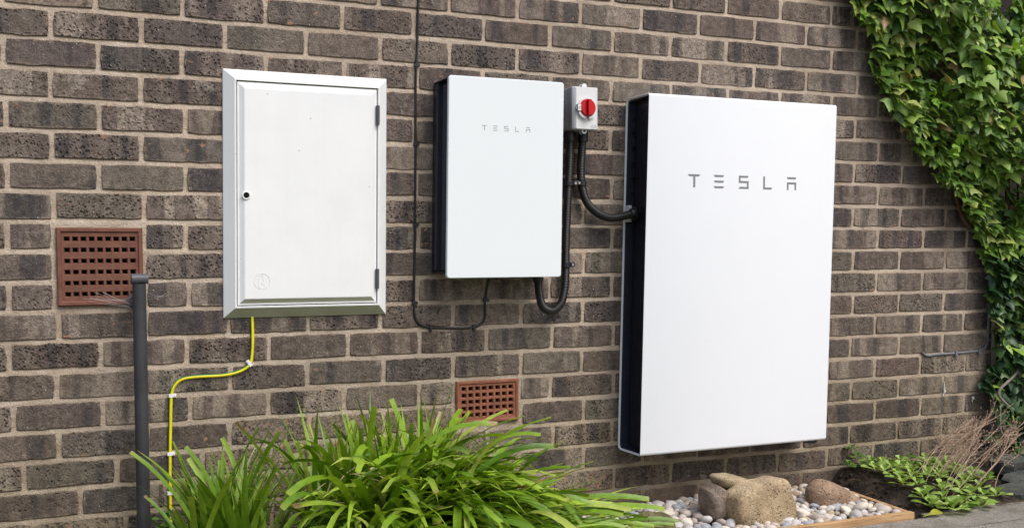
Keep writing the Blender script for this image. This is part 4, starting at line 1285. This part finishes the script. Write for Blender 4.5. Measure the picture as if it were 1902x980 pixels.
for k in range(40):
    x = rl.uniform(0.58, 1.08); y = rl.uniform(-0.56, -0.34); z0 = rl.uniform(0.12, 0.34)
    a = rl.uniform(-2.8, 0.2); L = rl.uniform(0.05, 0.16)
    p = Vector((x, y, z0)); q = p + Vector((math.cos(a) * L, math.sin(a) * L, rl.uniform(-0.10, 0.01)))
    w = Vector((-math.sin(a), math.cos(a), rl.uniform(0, 1))).normalized() * rl.uniform(0.002, 0.006)
    m = p.lerp(q, .5) + Vector((0, 0, rl.uniform(0, 0.02)))
    st.add([p - w, p + w, m + w, m - w, q], [(0, 1, 2, 3), (3, 2, 4)])
o = part("dead_leaves", st, M['straw'], main); o["kind"] = "stuff"
flop = thing("strap_leaf_clump", "low flattened strap leaf clump sprawling right towards the pebbles", "plant", (1.2, -0.40, -0.02))
sp = []
for k in range(270):
    t_ = rl.random()
    x = 0.95 + 0.42 * t_; y = rl.gauss(-0.41 - 0.03 * t_, 0.065)
    az = rl.gauss(-0.30, 0.34)
    sp.append(spec('FLOP', x, y, az, rl.uniform(0.53, 0.83) * (1.0 - 0.42 * t_), vis=1 + rl.random(), z=rl.uniform(-0.01, 0.075 * (1 - t_) + 0.01)))
for k in range(120):
    x = rl.uniform(0.98, 1.42); y = rl.uniform(-0.56, -0.36)
    sp.append(spec('MID', x, y, rl.uniform(-1.5, 0.5), rl.uniform(0.36, 0.72) * (1.25 - 0.8 * (x - 0.98) / 0.44), vis=rl.random() * 1.5, z=rl.uniform(-0.01, 0.03)))
clump(flop, sp, M['lily'])
left = thing("grassy_clump", "darker clump of narrow upright grassy leaves beside the earth cable", "plant", (0.37, -0.40, -0.02))
sp = []
for k in range(170):
    x = rl.gauss(0.375, 0.042); y = rl.gauss(-0.38, 0.06)
    sp.append(spec('THIN', x, y, rl.uniform(0, 6.28), rl.uniform(0.75, 1.10), vis=1 + rl.random(), z=rl.uniform(-.01, 0.02)))
for k in range(80):
    x = rl.gauss(0.405, 0.055); y = rl.gauss(-0.44, 0.05)
    sp.append(spec('THIN2', x, y, rl.uniform(-2.4, 0.2), rl.uniform(0.75, 1.05), vis=1 + rl.random()))
for k in range(90):                 # short blades that close the gap towards the big clump
    x = rl.uniform(0.42, 0.66); y = rl.gauss(-0.43, 0.06)
    sp.append(spec('THIN2', x, y, rl.uniform(-2.6, 0.4), rl.uniform(0.55, 0.85), vis=rl.random()))
clump(left, sp, M['grassy'])
# dead straw strewn at the right edge of the clump
st = MB()
for k in range(46):
    x = rl.uniform(1.22, 1.66); y = rl.uniform(-0.44, -0.22)
    a = rl.uniform(-0.9, 0.5); L = rl.uniform(0.08, 0.20)
    z0 = 0.02 + 0.10 * max(0, (1.62 - x)) * rl.random()
    p = Vector((x, y, z0)); q = p + Vector((math.cos(a) * L, math.sin(a) * L, rl.uniform(-0.02, 0.05)))
    w = Vector((-math.sin(a), math.cos(a), rl.uniform(0, 1))).normalized() * rl.uniform(0.0015, 0.004)
    m = p.lerp(q, .5) + Vector((0, 0, rl.uniform(0, 0.02)))
    st.add([p - w, p + w, m + w, m - w, q], [(0, 1, 2, 3), (3, 2, 4)])
o = part("dead_leaves", st, M['straw'], flop); o["kind"] = "stuff"

# small weed at the foot of the pipe
def spoon(L, w, droop, lift, seg=5):
    V = []; 
    prof_ = [(0.0, 0.10), (0.35, 0.18), (0.6, 0.75), (0.8, 1.0), (0.93, 0.72), (1.0, 0.0)]
    for s_, ww in prof_:
        x = L * s_ * math.cos(lift); z = L * (s_ * math.sin(lift) - droop * s_ * s_)
        V += [(x, -w / 2 * ww, z + 0.12 * w * ww), (x, 0, z), (x, w / 2 * ww, z + 0.12 * w * ww)]
    F = []
    for k in range(len(prof_) - 1):
        a = 3 * k
        F += [(a, a + 1, a + 4, a + 3), (a + 1, a + 2, a + 5, a + 4)]
    mb = MB(); mb.add(V, F); return mb
def rosette(root, meshes, c, n, s0, rg, name="leaf"):
    for k in range(n):
        t = k / n
        az = k * 2.39996 + rg.uniform(-.25, .25)
        ring = 0 if t < 0.55 else 1
        me = rg.choice(meshes[ring])
        link(name, me, root, Vector(c) - root.location + Vector((0, 0, 0.004 * ring + 0.006 * t)), (rg.uniform(-.2, .2), -0.15 - 0.55 * t + rg.uniform(-.15, .15), az), (s0 * rg.uniform(.8, 1.1) * (1.0 - 0.45 * t),) * 3)
def spoon_set(mat, L, w):
    return [[spoon(L * rl.uniform(.9, 1.1), w * rl.uniform(.85, 1.15), 0.22, 0.16).mesh("leaf", mat, (0, 0, 0), True) for _ in range(5)],
            [spoon(L * rl.uniform(.7, .9), w * rl.uniform(.85, 1.15), 0.10, 0.35).mesh("leaf", mat, (0, 0, 0), True) for _ in range(4)]]
wd = thing("weed", "small leafy weed growing at the foot of the grey pipe", "plant", (0.237, -0.25, -0.01))
wset = spoon_set(M['weed'], 0.055, 0.032)
for (dx, dy, dz, n) in ((0, 0, 0.185, 12), (0.02, -0.03, 0.165, 9), (-0.015, -0.02, 0.15, 9)):
    rosette(wd, wset, (0.237 + dx, -0.25 + dy, dz), n, 0.8, rl)
mb = MB()
for dx in (-0.012, 0.0, 0.016):
    tube(mb, [(0.237 + dx * .3, -0.25, -0.02), (0.237 + dx, -0.255, 0.17)], 0.003, 6)
part("stem", mb, M['weed'], wd)

# ------------------------------------------------------------------ rosette plants at the right
rset = spoon_set(M['rosette'], 0.074, 0.044)
rosp = thing("rosette_plant", "spreading pale green rosette plant with dry reddish flower stalks beside the paving", "plant", (2.78, -0.38, 0.0))
rr_ = random.Random(17)
spots = []
for k in range(1500):
    x, y = rr_.uniform(2.64, 3.06), rr_.uniform(-0.46, -0.05)
    if x < 2.655 + 0.04 * (y + .45) / .4: continue
    if x > 2.98 and y < -0.36: continue
    if any((x - a) ** 2 + (y - b) ** 2 < 0.043 ** 2 for a, b, c, d in spots): continue
    if len(spots) < 46: spots.append((x, y, (0.92 if y < -.3 else 0.74) * rr_.uniform(.75, 1.2), 8))
spots = [(2.735, -0.452, 1.25, 18)] + [q for q in spots if (q[0] - 2.735) ** 2 + (q[1] + .452) ** 2 > .05 ** 2]
for (x, y, s0, n) in spots:
    rosette(rosp, rset, (x, y, soil_h(x, y) + 0.022), n, s0, rr_)
for k in range(24):
    x0, y0 = rr_.uniform(2.76, 2.98), rr_.uniform(-0.40, -0.22)
    L = rr_.uniform(0.14, 0.27)
    dx = rr_.uniform(0.7, 1.25)
    mb = MB()
    p0 = Vector((x0, y0, soil_h(x0, y0) + 0.015)); p1 = p0 + Vector((dx * L * .5, rr_.uniform(-.02, .04), L * .42)); p2 = p0 + Vector((dx * L * 1.15, rr_.uniform(-.02, .08), L * .80))
    tube(mb, [p0, p1, p2], 0.0009, 5, 4)
    heads = MB()
    for j in range(26):
        f_ = rr_.uniform(0.45, 1.0)
        b_ = p1.lerp(p2, max(0, (f_ - .45) / .55)) if f_ > .45 else p1
        e = b_ + Vector((rr_.uniform(-.035, .05), rr_.uniform(-.03, .03), rr_.uniform(-.012, .05)))
        tube(mb, [b_, b_.lerp(e, .5) + Vector((0, 0, .004)), e], 0.0004, 3)
        q = rr_.uniform(0.0018, 0.0038)
        heads.add([e + Vector(d_) * q for d_ in ((1, 0, 0), (-1, 0, 0), (0, 1, 0), (0, -1, 0), (0, 0, 1.4), (0, 0, -1.4))], [(0, 2, 4), (2, 1, 4), (1, 3, 4), (3, 0, 4), (2, 0, 5), (1, 2, 5), (3, 1, 5), (0, 3, 5)])
    sk = part("flower_stalk", mb, M['dry'], rosp)
    h_ = part("seed_heads", heads, M['seed'], rosp, parent=sk); h_["kind"] = "stuff"
w2 = thing("weed", "leafy green weed growing against the wall at the back corner of the pebble bed", "plant", (2.70, -0.04, 0.05))
w2set = spoon_set(M['weed'], 0.060, 0.040)
for (dx, dy, dz, n) in ((-0.05, 0, 0.03, 12), (0, 0.01, 0.055, 12), (0.045, -0.01, 0.03, 12), (-0.01, -0.03, 0.025, 10), (-0.02, 0.02, 0.085, 8)):
    rosette(w2, w2set, (2.70 + dx, -0.045 + dy, 0.060 + dz), n, 0.62, rr_)
w3 = thing("weed", "little green seedling by the wall behind the spreading rosettes", "plant", (2.93, -0.05, 0.05))
for (dx, dy, dz, n) in ((-0.05, 0, 0.03, 10), (0.02, 0.01, 0.05, 10), (0.07, -0.02, 0.03, 8)):
    rosette(w3, w2set, (2.93 + dx, -0.05 + dy, 0.045 + dz), n, 0.55, rr_)
# leaf litter, twigs and crumbs on the soil bank
lt = MB()
for k in range(150):
    x = rr_.uniform(2.59, 3.15); y = rr_.uniform(-0.44, -0.02)
    a = rr_.uniform(0, 3.14); L = rr_.uniform(0.008, 0.05)
    z = soil_h(x, y)
    tube(lt, [(x, y, z + .001), (x + math.cos(a) * L / 2, y + math.sin(a) * L / 2, z + rr_.uniform(.004, .012)), (x + math.cos(a) * L, y + math.sin(a) * L, z + rr_.uniform(0, .012))], rr_.uniform(0.0005, 0.0014), 4)
o = link("twig_litter", lt.mesh("twig_litter", M['twig'])); o["kind"] = "stuff"; o["label"] = "dry twigs and stalks littering the dark soil bank"
lt = MB()
for k in range(420):
    x = rr_.uniform(2.58, 3.05); y = rr_.uniform(-0.46, -0.02); q = rr_.uniform(0.002, 0.008)
    z = soil_h(x, y)
    V, F = ICO2
    lt.add([Vector((v.x, v.y, v.z * .8)) * q * (1 + .4 * mnoise.noise(v * 1.5 + Vector((k, 0, 0)))) + Vector((x, y, z)) for v in V[:42]], [f for f in F if max(f) < 42])
o = link("soil_crumbs", lt.mesh("soil_crumbs", M['soil'])); o["kind"] = "stuff"; o["label"] = "loose crumbs of dark soil on the bank"
fl = spoon(0.085, 0.035, 0.02, 0.08)
o = thing("fallen_leaf", "yellow green fallen leaf at the corner of the timber edging", "leaf", (2.580, -0.480, 0.008), data=fl.mesh("fallen_leaf", M['fallen'], (0, 0, 0), True))
o.rotation_euler = (0.3, -0.02, 0.1)
tg = thing("dry_twig", "dry forked twig lying on the paving in front of the slates", "twig", (2.99, -0.44, 0.004))
mb = MB(); tube(mb, [(2.89, -0.432, 0.012), (2.96, -0.452, 0.010), (3.04, -0.455, 0.008), (3.12, -0.47, 0.012)], 0.0022, 5, 5)
for k in range(16):
    x = rr_.uniform(2.92, 3.12); tube(mb, [(x, -0.452, 0.008), (x + rr_.uniform(-.02, .03), -0.452 + rr_.uniform(-.02, .02), 0.012)], 0.001, 4)
part("stem", mb, M['twig'], tg)

# ------------------------------------------------------------------ ivy
def ivy_leaf(seed, narrow=1.0):
    rg = random.Random(seed)
    half = [(0.17, 0.11), (0.40, 0.04), (0.62, -0.26), (0.35, -0.33), (0.21, -0.62)]
    half = [(x * narrow * rg.uniform(.88, 1.12), z * rg.uniform(.9, 1.1)) for x, z in half]
    mid = [(0, 0.02), (0, -0.20), (0, -0.45), (0, -0.72), (rg.uniform(-.06, .06), -1.0)]
    fold = rg.uniform(0.10, 0.45); curl = rg.uniform(0.0, 0.35); cup = rg.uniform(-.1, .25)
    def P(x, z): return (x, fold * abs(x) - curl * 0.6 * z * z * (1 if z < 0 else 0) * -1.0 + cup * x * x, z)
    V = [P(*m) for m in mid]
    nm = len(V)
    for sg in (1, -1):
        V += [P(sg * x, z) for x, z in half]
    F = []
    for si in range(2):
        b = nm + 5 * si
        tri = [(0, b, 1), (b, b + 1, 1), (b + 1, b + 2, 1), (b + 2, b + 3, 1), (1, b + 3, 2), (b + 3, b + 4, 2), (2, b + 4, 3), (3, b + 4, 4)]
        F += [t if si == 0 else (t[0], t[2], t[1]) for t in tri]
    mb = MB(); mb.add(V, F); return mb
IV = [ivy_leaf(100 + k, 0.85 + 0.3 * (k % 4) / 3) for k in range(12)]
ivy_me = {}
EDGE = [(2.3, 2.42), (2.0, 2.54), (1.84, 2.60), (1.765, 2.645), (1.64, 2.745), (1.519, 2.80), (1.412, 2.815), (1.301, 2.945), (1.185, 3.05), (1.12, 3.18), (0.948, 3.30), (0.824, 3.315), (0.70, 3.36), (0.51, 3.375), (0.386, 3.335), (0.19, 3.42), (0.0, 3.5)]
def edge_x(z):
    for (z1, x1), (z2, x2) in zip(EDGE[:-1], EDGE[1:]):
        if z2 <= z <= z1: return x1 + (x2 - x1) * (z1 - z) / (z1 - z2)
    return EDGE[0][1] if z > EDGE[0][0] else EDGE[-1][1]
ivy = thing("ivy", "dense green ivy hanging over the right end of the brick wall", "ivy", (3.35, -0.05, 0.0))
ri = random.Random(41)
cells = []
tries = 0
leaves = []
def ivy_y(x, z):
    d_ = x - edge_x(z)
    return -(0.035 + 0.16 * smoothstep(0.0, 0.35, d_)) - 0.045 * mnoise.noise(Vector((x * 6, z * 6, 2.0)))
for k in range(7600):
    z = ri.uniform(0.10, 2.15); ex = edge_x(z + 0.03)
    x = ex + ri.random() ** 1.05 * ((3.62 if k < 6800 else 4.1) - ex)
    x += mnoise.noise(Vector((0, z * 7, 7.0))) * 0.055 + 0.03 * mnoise.noise(Vector((3, z * 23, 1.0))) + (ri.random() < .06) * -ri.uniform(0, .06)
    if z < 0.62 and ri.random() < 0.60: continue
    if z < 0.95 and ri.random() < 0.30: continue
    gap = mnoise.noise(Vector((x * 5.5, z * 5.5, 9.0)))
    front = ri.random()
    if gap < -0.36 and front > 0.35 and x > ex + 0.06: continue
    y = ivy_y(x, z) - 0.04 * front + 0.13 * (1 - front) ** 2 * smoothstep(0, .2, x - ex) - 0.05 * max(0, gap)
    y = min(y, -0.022)
    s_ = 0.026 + 0.040 * ri.random() ** 0.9
    if z < 0.95: s_ *= 1.02
    inframe = x < 3.56 and z < 1.86
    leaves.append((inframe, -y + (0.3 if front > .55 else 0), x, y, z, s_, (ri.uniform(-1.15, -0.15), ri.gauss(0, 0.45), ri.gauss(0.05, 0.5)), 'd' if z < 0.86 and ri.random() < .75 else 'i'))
for (cx_, cy_, cz_) in ((3.40, -0.285, 1.33), (3.32, -0.275, 1.24), (3.30, -0.28, 1.40), (2.95, -0.13, 1.43), (3.02, -0.16, 1.24), (2.67, -0.07, 1.80), (3.48, -0.28, 1.60), (3.2, -0.26, 1.62), (3.08, -0.24, 1.75)):
    for k in range(11):
        a = ri.uniform(0, 6.28); q = ri.uniform(0.0, 0.045)
        leaves.append((True, 9.0, cx_ + q * math.cos(a), cy_ - ri.uniform(0, .03), cz_ + q * math.sin(a), ri.uniform(0.018, 0.036), (ri.uniform(-1.4, -0.5), ri.uniform(-2.2, 2.2), ri.gauss(0, 0.6)), 'n'))
leaves.sort(key=lambda l: (not l[0], -l[1]))
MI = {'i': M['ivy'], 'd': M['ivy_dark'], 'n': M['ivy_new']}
sm_ = {'i': MB(), 'd': MB(), 'n': MB()}
for k, (inf, v_, x, y, z, s_, rt, kd) in enumerate(leaves):
    i = ri.randrange(len(IV))
    if k < 298 and inf:
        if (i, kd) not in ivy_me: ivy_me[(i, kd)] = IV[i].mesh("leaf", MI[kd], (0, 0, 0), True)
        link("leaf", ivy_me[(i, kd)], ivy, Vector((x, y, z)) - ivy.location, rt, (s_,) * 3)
    else:
        m = Euler(rt).to_matrix()
        sm_[kd].add([m @ (Vector(v) * s_) + Vector((x, y, z)) for v in IV[i].v], IV[i].f, 0, rnd=ri.random())
allm = MB()
for mi_, kd in enumerate('idn'):
    if sm_[kd].v: allm.add(sm_[kd].v, sm_[kd].f, mi_, rnd=sm_[kd].at['rnd'])
o = part("inner_leaves", allm, [M['ivy'], M['ivy_dark'], M['ivy_new']], ivy, smooth=True); o["kind"] = "stuff"
mb = MB()
for pts, r in (([(3.10, -0.02, 1.28), (3.1693, -0.03, 1.1666), (3.1592, -0.03, 1.1073), (3.22, -0.03, 0.98), (3.36, -0.03, 0.9), (3.43, -0.03, 0.6), (3.45, -0.03, 0.05)], 0.008), ([(3.45, -0.05, 0.05), (3.42, -0.05, 0.8), (3.40, -0.05, 1.3), (3.3, -0.05, 1.8)], 0.010), ([(3.40, -0.05, 1.2), (3.05, -0.03, 1.32), (2.86, -0.02, 1.5), (2.75, -0.02, 1.75)], 0.006), ([(3.2, -0.05, 1.6), (2.95, -0.03, 1.75), (2.75, -0.02, 1.95)], 0.005)):
    tube(mb, pts, r, 7, 6)
part("stem", mb, M['twig'], ivy, smooth=True)
mb = MB(); tube(mb, [(3.52, -0.10, 0.215), (3.455, -0.10, 0.240), (3.3906, -0.10, 0.2709), (3.3352, -0.10, 0.316), (3.342, -0.10, 0.345), (3.368, -0.10, 0.3623), (3.4242, -0.10, 0.4014), (3.48, -0.09, 0.46)], 0.0055, 8, 8)
tube(mb, [(3.33, -0.11, 0.28), (3.335, -0.11, 0.19), (3.36, -0.11, 0.165), (3.45, -0.11, 0.165), (3.52, -0.11, 0.19)], 0.004, 6, 6)
part("stem", mb, M['vine'], ivy, smooth=True)
